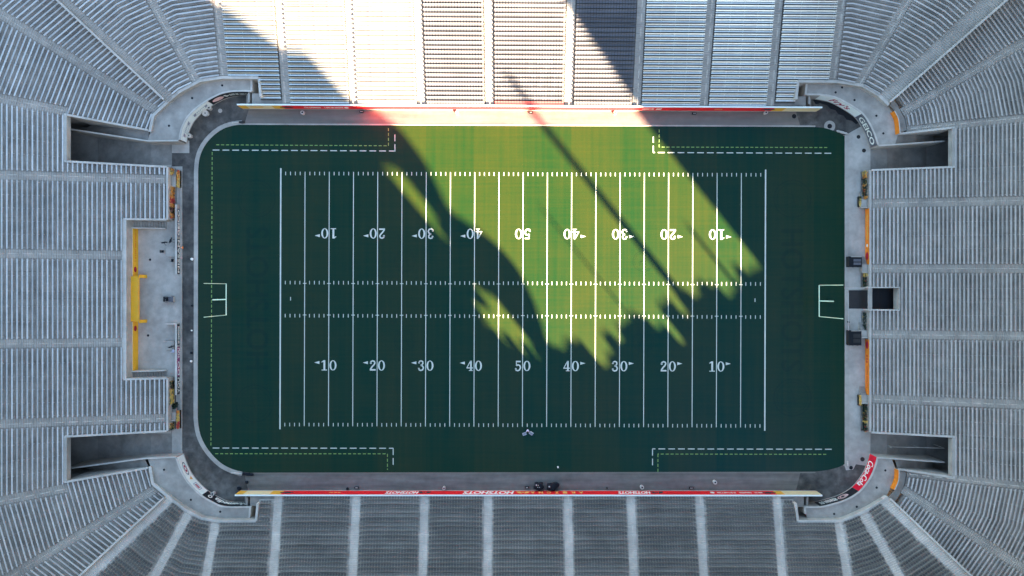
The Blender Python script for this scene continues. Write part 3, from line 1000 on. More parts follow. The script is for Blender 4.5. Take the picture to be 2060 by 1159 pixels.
# ---- stair aisles
ORD = ['first', 'second', 'third', 'fourth', 'fifth', 'sixth', 'seventh', 'eighth', 'ninth', 'tenth', 'eleventh', 'twelfth', 'thirteenth', 'fourteenth']
side_word = {'north': ('top stand', 'from the left'), 'south': ('bottom stand', 'from the right'), 'west': ('left stand', 'from the bottom'), 'east': ('right stand', 'from the top')}
cnt = {}
for nm, a in AISLE.items():
    st = a['st']
    j = cnt.get(st.name, 0); cnt[st.name] = j + 1
    half = a['half'] - 0.004
    l0, l1 = shift(a['line'], half), shift(a['line'], -half)
    if nm in ('nw_wall', 'se_wall'): l0 = DIV[nm[:2]]
    if nm in ('ne_wall', 'sw_wall'): l1 = DIV[nm[:2]]
    root = None
    miss = 0
    corner_row = nm in ('e0', 'e7')
    for k in range(a['k0'], K):
        if st is EAST and k > 40 and not corner_row: break
        z = st.zt(k)
        o1 = (k - st.k0) * st.t - 0.45 * st.t
        i1 = cut(offs(st.base, o1), l0)[2]; i2 = cut(offs(st.base, o1), l1)[2]
        m1 = cut(offs(st.base, o1 + st.t * .5), l0)[2]; m2 = cut(offs(st.base, o1 + st.t * .5), l1)[2]
        e1 = cut(offs(st.base, o1 + st.t), l0)[2]; e2 = cut(offs(st.base, o1 + st.t), l1)[2]
        c = (i1 + i2 + e1 + e2) / 4
        if not in_view([Vector((c.x, c.y, z))], 130):
            miss += 1
            if miss > 2: break
            continue
        if root is None:
            root = empty('stair_aisle', (c.x, c.y, z))
            if nm.endswith('_wall'):
                cor = {'nw': 'top left', 'ne': 'top right', 'se': 'bottom right', 'sw': 'bottom left'}[nm[:2]]
                tag(root, 'wide stair aisle running beside the divider wall in the %s corner' % cor, 'stairs', 'stair aisles')
            else:
                tag(root, 'pale concrete stair aisle, %s %s in the %s' % (ORD[j], side_word[st.name][1], side_word[st.name][0]), 'stairs', 'stair aisles')
            base = Vector((c.x, c.y, z))
        mb = MB()
        zl, zh = z + 0.006, z + st.r / 2 + 0.006
        def V(p, h): return (p.x - base.x, p.y - base.y, h - base.z)
        mb.face([V(i1, zl), V(i2, zl), V(m2, zl), V(m1, zl)][::-1])
        mb.face([V(m1, zh), V(m2, zh), V(e2, zh), V(e1, zh)][::-1])
        mb.face([V(m1, zl), V(m2, zl), V(m2, zh), V(m1, zh)])
        lo = z - st.r / 2 - .02 if k > a['k0'] else z - 1.0
        mb.face([V(i1, lo), V(i2, lo), V(i2, zl), V(i1, zl)])
        mb.face([V(i1, lo), V(i1, zl), V(m1, zl), V(m1, zh), V(e1, zh), V(e1, lo)])
        mb.face([V(i2, lo), V(e2, lo), V(e2, zh), V(m2, zh), V(m2, zl), V(i2, zl)])
        for i, f in enumerate(mb.f[:2]):
            v = [Vector(mb.v[q]) for q in f]
            if (v[1] - v[0]).cross(v[2] - v[0]).z < 0: mb.f[i] = tuple(reversed(f))
        mb.build('step', M['step_s' if st is SOUTH else 'step'], root)
        if not nm.endswith('_wall') and (k - a['k0']) % 3 == 0:      # short centre handrail
            d = (a['line'][1])
            p = (i1 + i2) / 2 + d * .15
            q = p + d * st.t * 1.7
            dz = st.r * 1.7
            mb = MB()
            A3 = Vector((p.x, p.y, z)) - base; B3 = Vector((q.x, q.y, z + dz)) - base
            up = Vector((0, 0, .88))
            mb.tube([A3, A3 + up], .032, 6); mb.tube([B3, B3 + up], .032, 6)
            mb.tube([A3 + up, B3 + up], .048, 6); mb.tube([A3 + up * .5, B3 + up * .5], .03, 6)
            mb.build('handrail', M['cap'], root)

# ------------------------------------------------------------------ upper decks that shade the bowl (beyond the frame)
UX = Vector((SUN_D.y * -1, SUN_D.x * 1))           # across the sunlight, in plan (world)
def ua(u, a):
    """Plan point from coordinates across (u) and along (a) the sunlight, both in ground pixels."""
    dx, dy = 0.63 / 1.0003, 0.777 / 1.0003
    return P2(dy * u + dx * a, -dx * u + dy * a)
def ray_h(u, a_occ, a_pt, z=0.0): return z + S * (a_occ - a_pt) * TAN
DY = 1347.7                                         # ground pixel row of the south deck
def s_x(u): return (u + 0.63 * DY) / 0.777
def s_a(u): return 0.63 * s_x(u) + 0.777 * DY
def s_pt(u): return P2(s_x(u), DY)
def deck_block(mb, u0, u1, zb, zt0, zt1, th=0.8):
    mb.wall([s_pt(u0), s_pt(u1)], [zb, zb], [zt0, zt1], th)
mb = MB()
h460 = ray_h(460, s_a(460), 700); h418 = ray_h(418, s_a(418), 606, 3.1); h382 = ray_h(382, s_a(382), 463, 5.2); h340 = ray_h(340, s_a(340), 317, 7.3)
top = h340 + (h340 - h382) / 42 * 60
deck_block(mb, -1900, 280, 0, 100, 100)
deck_block(mb, 280, 340, 0, max(top, h340), h340)
# unseen stair tower and slots, outlined and toothed to shape the light patch
def hA(u, a): return ray_h(u, s_a(u), a)
def slab(l0, r0, z0, l1, r1, z1, th=.8):
    y = s_pt(0).y
    q = lambda u, dy, z: (s_pt(u).x, y + dy, z)
    mb.hexa([q(l0, -th / 2, z0), q(r0, -th / 2, z0), q(r0, th / 2, z0), q(l0, th / 2, z0), q(l1, -th / 2, z1), q(r1, -th / 2, z1), q(r1, th / 2, z1), q(l1, th / 2, z1)])
for (u0, u1, ab) in ((343, 352, 1128), (352, 360, 1185), (360, 368, 1160), (368, 377, 1222), (377, 384, 1196), (384, 392, 1244), (392, 399, 1214)):
    slab(u0, u1, 0, u0, u1, hA((u0 + u1) / 2, ab))
zi, zj, zk, zl = hA(375, 1075), hA(375, 925), hA(390, 915), hA(390, 752)
for (u0, u1, ab) in ((343, 354, 1112), (354, 366, 1074), (366, 376, 1096), (376, 388, 1050), (388, 399, 1078)):
    slab(u0, u1, hA((u0 + u1) / 2, ab), u0, u1, zj)
deck_block(mb, 340, 343, 0, zj, zj)
slab(340, 348, zj, 340, 348, h340 - 1)
slab(348, 388, zj, 348, 384, zl)
slab(348, 412, zl, 348, 412, h382)
slab(348, 382, h382, 348, 350, h340 - 1)
slab(382, 412, h382, 360, 418, h418)
edge = [(420, 1228), (428, 1212), (448, 1160), (464, 1100), (467, 1060), (465, 1016), (456, 972), (444, 935), (433, 900), (446, 850), (457, 800), (460, 740), (460, 700)]
slab(399, 419, 0, 399, 420, hA(420, 1228))
for (u0, a0), (u1, a1) in zip(edge, edge[1:]):
    l0 = 399 if a0 > 930 else 411; l1 = 399 if a1 > 930 else 411
    slab(l0, u0, hA(u0, a0), l1, u1, hA(u1, a1))
slab(411, 460, hA(460, 700), 400, 418, h418)
o = mb.build('upper_deck', M['deck'])
tag(o, 'tall concrete upper deck with stair tower behind the bottom stand, outlined to shape the sunlight', 'grandstand')
e_end = P2(2097, 1229)
mb = MB()
mb.wall([e_end, Vector((e_end.x, 260))], 0, 78, 0.8)
o = mb.build('upper_deck', M['deck'])
tag(o, 'tall concrete upper deck behind the right stand', 'grandstand')
# unseen rim of the open corner, its jagged top added to streak the sunlight edge
p_a, p_b = s_pt(418), e_end
rim = []
RIM0 = ((419, 1236), (432, 1246), (440, 1240), (446, 1262), (452, 1250), (468, 1272), (474, 1306), (478, 1322), (484, 1300), (505, 1296), (551, 1288), (570, 1300), (593, 1316), (620, 1322), (626, 1372), (631, 1392), (637, 1330), (680, 1334), (716, 1340), (745, 1356), (760, 1376), (765, 1350), (800, 1364), (833, 1372), (854, 1374))
rj = random.Random(12)
prof = []
u_ = 419.0
while u_ < 854:
    for (ua_, aa), (ub_, ab_) in zip(RIM0, RIM0[1:]):
        if ua_ <= u_ <= ub_: base_a = aa + (ab_ - aa) * (u_ - ua_) / (ub_ - ua_)
    jit = rj.choice((-18, -8, 0, 5, 12, 27))
    w_ = rj.uniform(7, 22)
    prof += [(u_, base_a + jit), (min(853.5, u_ + w_), base_a + jit)]
    u_ += w_ + .4
prof.append((854, 1374))
for (u, ab) in prof:
    f = 0.0
    lo, hi = 0.0, 1.0
    for _ in range(40):
        f = (lo + hi) / 2
        q = p_a + (p_b - p_a) * f
        px = (q.x / S + CX, CY - q.y / S)
        uu = 0.777 * px[0] - 0.63 * px[1]
        if uu < u: lo = f
        else: hi = f
    rim.append((q, ray_h(u, 0.63 * px[0] + 0.777 * px[1], ab), u, 0.63 * px[0] + 0.777 * px[1]))
mb = MB()
mb.wall([r[0] for r in rim], 0, [r[1] for r in rim], 0.6)
tag(mb.build('corner_shade_rim', M['deck']), 'unseen rim wall across the open bottom right corner, jagged to streak the sunlight edge', 'wall')
def rim_at(u):
    for i in range(len(rim) - 1):
        if rim[i][2] <= u <= rim[i + 1][2]:
            t = (u - rim[i][2]) / (rim[i + 1][2] - rim[i][2])
            return rim[i][0].lerp(rim[i + 1][0], t), rim[i][3] + (rim[i + 1][3] - rim[i][3]) * t
for (u, apt, wd, lab) in ((690.5, 640, .74, 'thick floodlight mast at the open corner throwing the long field shadow'),
                          (789, 1225, .36, 'short mast at the open corner beside the right deck'),
                          (583, 1010, .17, 'thin flag mast at the open corner')):
    q, ao = rim_at(u)
    hh = ray_h(u, ao, apt)
    mb = MB(); mb.tube([(q.x, q.y, 0), (q.x, q.y, hh)], [wd, wd * .82], 12)
    r = mb.build('light_mast', M['alu_d'])
    tag(r, lab, 'mast')

# ------------------------------------------------------------------ walls, platforms, tunnels
def tpt(st, line, k): return cut(st.row(k), line)[2]

def parapet(st, line, k0, k1, extra, parent, name, zb=0.0, th=0.30, side=0.0, m='wall', n=6):
    """Wall along the cut edge of a stand, its top following the rake."""
    ks = [k0 + (k1 - k0) * i / n for i in range(n + 1)]
    pts = [tpt(st, line, k) for k in ks]
    mb = MB(); mb.wall(pts, [zb] * (n + 1), [st.zt(k) + extra for k in ks], th, side=side)
    o = mb.build(name, M[m], parent)
    mb = MB(); mb.wall(pts, [st.zt(k) + extra + .001 for k in ks], [st.zt(k) + extra + .07 for k in ks], th + .06, side=side)
    mb.build('cap', M['cap'], parent)
    return pts

def front_wall(name, st, la, lb, label, parent=None, ztop=0.35, off=-0.72, ke=0):
    """Low wall in front of the first row between two cut lines."""
    base = offs(st.base, (ke - st.k0) * st.t + off * st.t)
    ln = sub(base, la, lb)
    z = st.zt(ke) + ztop
    r = empty(name, (ln[0].x, ln[0].y, 0))
    mb = MB(); mb.wall(ln, 0, z - .08, 0.28)
    o = mb.build('wall_body', M['wall'], r, (-ln[0].x, -ln[0].y, 0))
    mb = MB(); mb.wall(ln, z - .079, z, 0.36)
    mb.build('cap', M['cap'], r, (-ln[0].x, -ln[0].y, 0))
    tag(r, label, 'wall', 'front walls of the end stands')
    return ln, z

ZD = 2.75      # deck of the corner platforms
def corner(key, name, deck_px, rear_px, rear_z, label, drains, end_wall, steps):
    c = CORN[key]
    o0 = c[len(c) // 2]
    root = empty('corner_platform', (o0.x, o0.y, 0))
    inv = (-o0.x, -o0.y, 0)
    tag(root, label, 'platform', 'corner platforms')
    mb = MB()
    poly = [p.copy() for p in c] + [P2(*q, ZD) for q in deck_px]
    mb.sheet([(p.x, p.y) for p in poly], ZD)
    mb.build('deck', M['platform'], root, inv)
    mb = MB(); mb.wall(c, 0, WT - .08, 0.25)
    mb.build('front_wall', M['wall'], root, inv)
    mb = MB(); mb.wall(c, WT - .079, WT, 0.30)
    mb.build('cap', M['cap'], root, inv)
    rp = [P2(x, y, z) for (x, y), z in zip(rear_px, rear_z)]
    mb = MB(); mb.wall(rp, 0, [z - .08 for z in rear_z], 0.42)
    mb.build('rear_wall', M['wall'], root, inv)
    mb = MB(); mb.wall(rp, [z - .079 for z in rear_z], rear_z, 0.52)
    mb.build('cap', M['cap'], root, inv)
    for (x, y) in drains:
        q = P2(x, y, ZD)
        mb = MB(); mb.lathe((q.x, q.y, ZD), [(.21, 0), (.21, .02), (.14, .02), (.13, .012)], 12)
        mb.build('drain', M['black'], root, inv)
    # low end wall of the platform and the higher end wall of the rows beside it
    for (a, b, z, th) in end_wall:
        pa, pb = P2(*a, z), P2(*b, z)
        mb = MB(); mb.wall([pa, pb], 0.0, z, th)
        mb.build('end_wall', M['cap'], root, inv)
    # stair down to the field and the landing above it
    (x0, x1, y0, y1, sgn) = steps
    n = 7
    mb = MB()
    for i in range(n):
        f0, f1 = i / n, (i + 1) / n
        za = 2.45 * (1 - f0)
        xa, xb = x0 + (x1 - x0) * f0, x0 + (x1 - x0) * f1
        q = [P2(xa, y0, 1.2), P2(xb, y0, 1.2), P2(xb, y1, 1.2), P2(xa, y1, 1.2)]
        mb.prism(q, 0, za)
    mb.build('stair_flight', M['step'], root, inv)
    xl_, xr_ = (x0, x0 + sgn * 64)
    mb = MB(); mb.prism([P2(xl_, y0, 2.45), P2(xr_, y0, 2.45), P2(xr_, y1, 2.45), P2(xl_, y1, 2.45)], 2.25, 2.45)
    mb.build('landing', M['terrace'], root, inv)
    return root, inv, c

tl_root, tl_inv, tl_c = corner('tl', 'tl',
    [(506, 160.5), (446, 160), (402, 166.5), (360, 189), (338, 208.5), (311, 234), (302, 266), (297, 283.5), (330, 284)],
    [(301, 265), (308, 232), (337, 204.6), (359, 185), (402, 162), (446, 155.5), (519.5, 156)], [3.25, 3.25, 3.5, 3.95, 3.95, 3.95, 3.95],
    'curved concrete corner platform with white and black banners at the top left', [(340, 253), (386.5, 197.5), (447, 172)],
    [((505.7, 161), (505.7, 183), 3.0, .35), ((520.5, 156), (524, 194), 3.9, .42)], (507, 492, 188, 210, 1))
tr_root, tr_inv, tr_c = corner('tr', 'tr',
    [(1768, 296), (1800, 292), (1807, 270), (1804, 245), (1797, 228), (1786, 214), (1765, 194.5), (1733, 175.5), (1685, 168), (1624, 167.5)],
    [(1606, 163), (1685, 164), (1735, 171.6), (1768, 190.6), (1788.5, 211)], [3.95, 3.95, 3.95, 3.95, 3.8],
    'curved concrete corner platform with white and grey banners at the top right', [(1681, 186), (1719, 201.5), (1763, 233), (1777, 268.5), (1694, 176)],
    [((1623, 168), (1621, 190), 3.0, .35), ((1606, 163), (1602, 199), 3.9, .42)], (1621, 1636, 194, 213, -1))
br_root, br_inv, br_c = corner('br', 'br',
    [(1624, 1044), (1693, 1044), (1712, 1037), (1742, 1023), (1783, 998), (1790, 985), (1798, 968), (1802, 945), (1795, 925), (1775, 922)],
    [(1788, 1001), (1745, 1027), (1714, 1041), (1693.6, 1048.6), (1605.5, 1049.5)], [3.8, 3.95, 3.95, 3.95, 3.95],
    'curved concrete corner platform with crimson and black banners at the bottom right', [(1781, 946.5), (1763.5, 981), (1723.5, 1019.5), (1678, 1034)],
    [((1619.5, 1021), (1620.5, 1034), 3.0, .35), ((1601, 1013), (1605.5, 1049.5), 3.9, .42)], (1617, 1631, 997, 1020, -1))
bl_root, bl_inv, bl_c = corner('bl', 'bl',
    [(330, 920), (297, 922), (303, 939), (310, 971), (333, 990), (371, 1020), (408, 1040), (441, 1045), (503, 1044)],
    [(514.7, 1048.4), (440.4, 1049), (406, 1044), (368, 1024), (330, 993), (307, 973), (301, 939)], [3.95, 3.95, 3.95, 3.95, 3.5, 3.25, 3.25],
    'curved concrete corner platform with white and black banners at the bottom left', [(330, 945), (384, 1005.5), (443, 1029.5)],
    [((503, 1021), (501, 1044), 3.0, .35), ((518, 1013), (515, 1048.4), 3.9, .42)], (503, 489, 997, 1018, 1))

# ---- banners on the curved walls
def panel(parent, inv, poly, s0, s1, z0, z1, m, off=0.125, th=0.03, name='banner'):
    ln = part_of(poly, s0, s1)
    mb = MB(); mb.wall(offs(ln, -off), z0, z1, th, side=-1)
    return mb.build(name, M[m], parent, inv)
def shifted(parent, inv, o): o.location = inv; return o
BZ0, BZ1 = 0.35, 2.72
OFF = 0.17
# top left
c = tl_c; mp = curve_map(c, OFF)
s1 = s_of(c, P2(416, 202, WT)); L = length(c)
panel(tl_root, tl_inv, c, 0.05, s1, BZ0, BZ1, 'banner_w')
panel(tl_root, tl_inv, c, s1 + .03, L - .4, BZ0, BZ1, 'banner_k')
mb = MB()
for (a, b) in ((.08, .42), (.56, .93)):
    sa, sb = s1 * a, s1 * b
    for (za, zb) in ((1.95, 2.02), (1.12, 1.19)):
        quad_on(mb, mp, [(sa, za), (sb, za), (sb, zb), (sa, zb)])
    quad_on(mb, mp, [(sa, 1.2), (sa + .55, 1.2), (sa + .75, 1.94), (sa + .2, 1.94)], 0, .003)
    quad_on(mb, mp, [(sb - .75, 1.2), (sb - .2, 1.2), (sb, 1.94), (sb - .55, 1.94)], 0, .003)
    for q in range(5):
        t = sa + .9 + (sb - sa - 1.9) * q / 4
        quad_on(mb, mp, [(t, 1.35), (t + .09, 1.35), (t + .22, 1.8), (t + .13, 1.8)], 0, .003)
shifted(tl_root, tl_inv, mb.build('emblem', M['txt_g'], tl_root))
mb = MB()
sa, sb = s_of(c, P2(421, 200, WT)), s_of(c, P2(443, 189, WT))
ring_on(mb, mp, (sa + sb) / 2, 1.5, (sb - sa) / 2, .72, 1, n=24)
ring_on(mb, mp, sa + .32, 1.5, .2, .34, 1, m=1, n=12, d=.004); ring_on(mb, mp, sb - .3, 1.6, .2, .3, 1, m=1, n=12, d=.004)
shifted(tl_root, tl_inv, mb.build('emblem', [M['pink'], M['txt_k']], tl_root))
mb = MB()
sc = s_of(c, P2(449, 187, WT))
quad_on(mb, mp, [(sc - .55, 1.9), (sc - .1, .95), (sc + .65, 1.55)]); quad_on(mb, mp, [(sc - .55, 1.9), (sc - .25, 1.5), (sc + .1, 2.1)], 0, .003)
shifted(tl_root, tl_inv, mb.build('emblem', M['txt_w'], tl_root))
shifted(tl_root, tl_inv, bars_on('lettering', mp, s_of(c, P2(455, 185, WT)), s_of(c, P2(474, 183, WT)), 1.0, 1.95, 6, M['txt_w'], tl_root, 3))
shifted(tl_root, tl_inv, bars_on('lettering', mp, s_of(c, P2(476, 183, WT)), s_of(c, P2(503, 183, WT)), .95, 1.75, 10, M['txt_w'], tl_root, 4))
# top right
c = tr_c; mp = curve_map(c, OFF); L = length(c)
s0 = s_of(c, P2(1652, 190, WT)); s1 = s_of(c, P2(1735, 227.5, WT))
panel(tr_root, tr_inv, c, s0, s1, BZ0, BZ1, 'banner_w')
panel(tr_root, tr_inv, c, s1 + .03, L - .03, BZ0, BZ1, 'banner_g')
shifted(tr_root, tr_inv, letter_mesh('lettering', "Fry's", mp, s_of(c, P2(1677, 195, WT)), s_of(c, P2(1717, 214, WT)), .5, 2.3, M['txt_r'], tr_root, 0.35, .06))
shifted(tr_root, tr_inv, letter_mesh('lettering', 'GEICO', mp, s1 + .55, L - .45, .85, 2.25, M['txt_w'], tr_root, 0.0, .06))
mb = MB()
for (a, b, z0, z1) in ((s1 + .12, L - .12, .5, .58), (s1 + .12, L - .12, 2.5, 2.58)):
    n = 12
    for i in range(n):
        p, q = a + (b - a) * i / n, a + (b - a) * (i + 1) / n
        quad_on(mb, mp, [(p, z0), (q, z0), (q, z1), (p, z1)])
shifted(tr_root, tr_inv, mb.build('border_line', M['txt_g'], tr_root))
# bottom right
c = br_c; mp = curve_map(c, OFF); L = length(c)
s1 = s_of(c, P2(1729, 989.5, WT)); s2 = s_of(c, P2(1650, 1020, WT))
panel(br_root, br_inv, c, 0.03, s1, BZ0, BZ1, 'banner_c')
panel(br_root, br_inv, c, s1 + .03, s2, BZ0, BZ1, 'banner_k')
shifted(br_root, br_inv, letter_mesh('lettering', 'Coca-Cola', mp, s1 * .17, s1 * .86, .55, 2.4, M['txt_w'], br_root, 0.35, .035))
mb = MB()
n = 16
for i in range(n):         # long swash under the script
    f0, f1 = i / n, (i + 1) / n
    a, b = s1 * (.2 + .42 * f0), s1 * (.2 + .42 * f1)
    za, zb = .62 + .35 * math.sin(f0 * 3.1), .62 + .35 * math.sin(f1 * 3.1)
    quad_on(mb, mp, [(a, za - .05), (b, zb - .05), (b, zb + .06), (a, za + .06)], 0, .006)
shifted(br_root, br_inv, mb.build('swash', M['txt_w'], br_root))
mb = MB()
sc = s_of(c, P2(1703, 1005, WT))
ring_on(mb, mp, sc, 1.5, 1.0, .72, .22, tilt=.1); ring_on(mb, mp, sc, 1.5, .55, .5, .3, d=.003); ring_on(mb, mp, sc - .75, 1.7, .35, .3, .5, d=.004)
shifted(br_root, br_inv, mb.build('emblem', M['pink'], br_root))
shifted(br_root, br_inv, bars_on('lettering', mp, s_of(c, P2(1691, 1010, WT)), s_of(c, P2(1656, 1019, WT)), .85, 2.1, 8, M['txt_w'], br_root, 9))
# bottom left
c = bl_c; mp = curve_map(c, OFF); L = length(c)
s1 = s_of(c, P2(405, 997, WT))
panel(bl_root, bl_inv, c, 0.3, s1, BZ0, BZ1, 'banner_k')
panel(bl_root, bl_inv, c, s1 + .03, L - .03, BZ0, BZ1, 'banner_w')
shifted(bl_root, bl_inv, letter_mesh('lettering', 'bluemedia', mp, s_of(c, P2(491, 1020, WT)), s_of(c, P2(425, 1010, WT)), .75, 2.1, M['txt_w'], bl_root, 0.12, .05))
mb = MB(); sc = s_of(c, P2(416, 1004, WT)); ring_on(mb, mp, sc, 1.6, .42, .55, .45)
shifted(bl_root, bl_inv, mb.build('emblem', M['txt_w'], bl_root))
mb = MB()
a, b = s_of(c, P2(396, 990, WT)), s_of(c, P2(383, 977, WT))
for q in ((a, b, 1.0, 1.15), (a, b, 2.0, 2.15), (a, a + .12, 1.15, 2.0), (b - .12, b, 1.15, 2.0)):
    quad_on(mb, mp, [(q[0], q[2]), (q[1], q[2]), (q[1], q[3]), (q[0], q[3])])
for i in range(4):
    t = a + .35 + i * (b - a - .6) / 4
    quad_on(mb, mp, [(t, 1.3), (t + .2, 1.3), (t + .2, 1.85), (t, 1.85)], 1, .003)
shifted(bl_root, bl_inv, mb.build('emblem', [M['txt_g'], M['txt_r']], bl_root))
mb = MB(); t = s_of(c, P2(376, 967, WT))
quad_on(mb, mp, [(t - .4, 1.1), (t + .4, 1.1), (t, 2.0)]); 
shifted(bl_root, bl_inv, mb.build('emblem', M['txt_y'], bl_root))
mb = MB(); a, b = s_of(c, P2(371, 960, WT)), s_of(c, P2(359, 934, WT))
ring_on(mb, mp, (a + b) / 2, 1.5, (b - a) / 2, .62, .16); ring_on(mb, mp, (a + b) / 2, 1.5, (b - a) / 2 * .55, .38, .5, m=1, d=.004)
shifted(bl_root, bl_inv, mb.build('emblem', [M['txt_k'], M['txt_r']], bl_root))

# ---- divider walls between end stands and side stands
def divider(st, line, k0, label):
    p, d = line
    ks = [k0 + i * 4 for i in range(14)]
    pts = [cut(st.row(k), line)[2] for k in ks]
    keep = [i for i in range(len(pts)) if in_view([Vector((pts[i].x, pts[i].y, st.zt(ks[i])))], 160)]
    pts = [pts[i] for i in keep]; ks = [ks[i] for i in keep]
    r = empty('divider_wall', (pts[0].x, pts[0].y, 0)); inv = (-pts[0].x, -pts[0].y, 0)
    mb = MB(); mb.wall(pts, [st.zt(k) - 2.2 for k in ks], [st.zt(k) + .62 for k in ks], .24)
    mb.build('wall_body', M['wall'], r, inv)
    mb = MB(); mb.wall(pts, [st.zt(k) + .621 for k in ks], [st.zt(k) + .72 for k in ks], .34)
    mb.build('cap', M['cap'], r, inv)
    tag(r, label, 'wall', 'divider walls')
divider(NORTH, DIV['nw'], 6, 'straight diagonal divider wall climbing the top left corner')
divider(NORTH, DIV['ne'], 6, 'straight diagonal divider wall climbing the top right corner')
divider(SOUTH, DIV['se'], 6, 'straight diagonal divider wall climbing the bottom right corner')
divider(SOUTH, DIV['sw'], 6, 'straight diagonal divider wall climbing the bottom left corner')

# ---- tunnels
def tunnel(st, hi, lo, kfar, khi, klo, part_px, label, mouth, rear_w, extra_rail=None):
    """Ramp dropping from the track to a passage under the seats; mouth: the two pixels where the ramp meets the paving."""
    q0 = tpt(st, lo, kfar)
    r = empty('tunnel_ramp', (q0.x, q0.y, 0)); inv = (-q0.x, -q0.y, 0)
    tag(r, label, 'tunnel', 'ramp tunnels under the end stands')
    ZB = -3.6
    parapet(st, hi, khi, kfar, .45, r, 'side_wall', zb=-4.5)
    parapet(st, lo, klo, kfar, .45, r, 'side_wall', zb=-4.5)
    a, b = tpt(st, hi, kfar), tpt(st, lo, kfar)
    zt = st.zt(kfar) + .45
    zl = zt - 1.2
    mb = MB(); mb.wall([a, b], zl, zt - .08, rear_w); mb.build('lintel_wall', M['wall'], r)
    mb = MB(); mb.wall([a, b], zt - .079, zt, rear_w + .05); mb.build('cap', M['step'], r)
    n = (b - a).normalized(); out = Vector((-n.y, n.x))
    if out.dot(a) < 0: out = -out
    e = out * 24
    a2, b2 = a + e, b + e
    mb = MB()
    mb.face([(a.x, a.y, zl), (b.x, b.y, zl), (b2.x, b2.y, zl), (a2.x, a2.y, zl)])
    for p, p2 in ((a, a2), (b, b2), (a2, b2)):
        mb.face([(p.x, p.y, -4.5), (p.x, p.y, zl), (p2.x, p2.y, zl), (p2.x, p2.y, -4.5)])
    mb.build('passage', M['ramp'], r)
    m0, m1 = P2(*mouth[0]), P2(*mouth[1])
    mb = MB()
    for (p, q, z0, p_, q_, z1) in ((m0, m1, .012, m0.lerp(a, .25), m1.lerp(b, .25), -.15), (m0.lerp(a, .25), m1.lerp(b, .25), -.15, a, b, ZB), (a, b, ZB, a2, b2, ZB)):
        v = [(p.x, p.y, z0), (q.x, q.y, z0), (q_.x, q_.y, z1), (p_.x, p_.y, z1)]
        if (Vector(v[1]) - Vector(v[0])).cross(Vector(v[2]) - Vector(v[0])).z < 0: v.reverse()
        mb.face(v)
    mb.build('ramp_floor', M['ramp'], r)
    pp = [P2(x, y, z) for (x, y, z) in part_px]
    mb = MB(); mb.wall(pp, -4.5, [p[2] for p in part_px], .22); mb.build('partition', M['wall'], r)
    mb = MB(); mb.wall(pp, [p[2] + .001 for p in part_px], [p[2] + .06 for p in part_px], .26); mb.build('cap', M['cap'], r)
    ln = [tpt(st, hi, k) for k in (khi, (khi + kfar) / 2, kfar)]
    mb = MB()
    z3 = [ZD, 1.0, -1.6]
    pq = [pp[1], (pp[1] + pp[-1]) / 2, pp[-1]]
    for i in range(2):
        v = [(ln[i].x, ln[i].y, z3[i]), (ln[i + 1].x, ln[i + 1].y, z3[i + 1]), (pq[i + 1].x, pq[i + 1].y, z3[i + 1]), (pq[i].x, pq[i].y, z3[i])]
        if (Vector(v[1]) - Vector(v[0])).cross(Vector(v[2]) - Vector(v[0])).z < 0: v.reverse()
        mb.face(v)
    mb.build('side_lane', M['ramp'], r)
    if extra_rail:
        pts = [P(*q) for q in extra_rail]
        mb = MB(); mb.tube(pts, .05, 6)
        for q in pts: mb.tube([(q.x, q.y, -3), q], .04, 6)
        mb.build('handrail', M['cap'], r)
    for ch in r.children: ch.location = inv
tunnel(WEST, TE['tl_hi'], TE['tl_lo'], 20.6, 3.4, -.6, [(359, 283, 2.9), (297, 283.5, 2.9), (135, 259, 1.6)], 'dark ramp tunnel cut into the left stand by the top left platform', ((346, 270), (346, 345)), .75)
tunnel(WEST, TE['bl_lo'], TE['bl_hi'], 20.6, 3.4, -.6, [(354, 920, 2.9), (290, 922.5, 2.9), (135, 943, 1.6)], 'dark ramp tunnel cut into the left stand by the bottom left platform', ((346, 930), (346, 862)), .75)
tr_hi = X(EAST, (1803, 270.5), (1920, 257)); br_lo = X(EAST, (1802, 942.5), (1919, 960))
tunnel(EAST, tr_hi, TE['tr_lo'], 19.7, 6.0, -.6, [(1767, 293, 2.9), (1800, 291, 2.9), (1900, 284, 1.6)], 'dark ramp tunnel cut into the right stand by the top right platform', ((1751, 280), (1751, 350)), .8)
tunnel(EAST, br_lo, TE['br_hi'], 19.7, 6.0, -.6, [(1766, 921, 2.9), (1800, 923, 2.9), (1900, 930, 1.6)], 'dark ramp tunnel with a thin handrail by the bottom right platform', ((1751, 935), (1751, 862)), .8,
       [(1793, 901, .6), (1793, 899, .9), (1850, 900.5, .6), (1900, 902, .3)])

# orange banner walls on the right-hand platforms
for (pts, lab) in (([(1800, 223), (1808, 240), (1811, 268)], 'curved orange banner wall at the back of the top right platform'),
                   ([(1809, 946), (1808, 967), (1800, 986)], 'curved orange banner wall at the back of the bottom right platform')):
    z = ZD + 1.45
    ln = smooth([P2(*p, z) for p in pts], 4)
    r = empty('banner_wall', (ln[0].x, ln[0].y, ZD)); inv = (-ln[0].x, -ln[0].y, -ZD)
    mb = MB(); mb.wall(ln, ZD - .02, z, .16); mb.build('wall_body', M['cap'], r, inv)
    mb = MB(); mb.wall(offs(ln, -.08), ZD + .05, z - .04, .04, side=-1); mb.build('banner', M['banner_o'], r, inv)
    tag(r, lab, 'wall', 'orange banner walls')
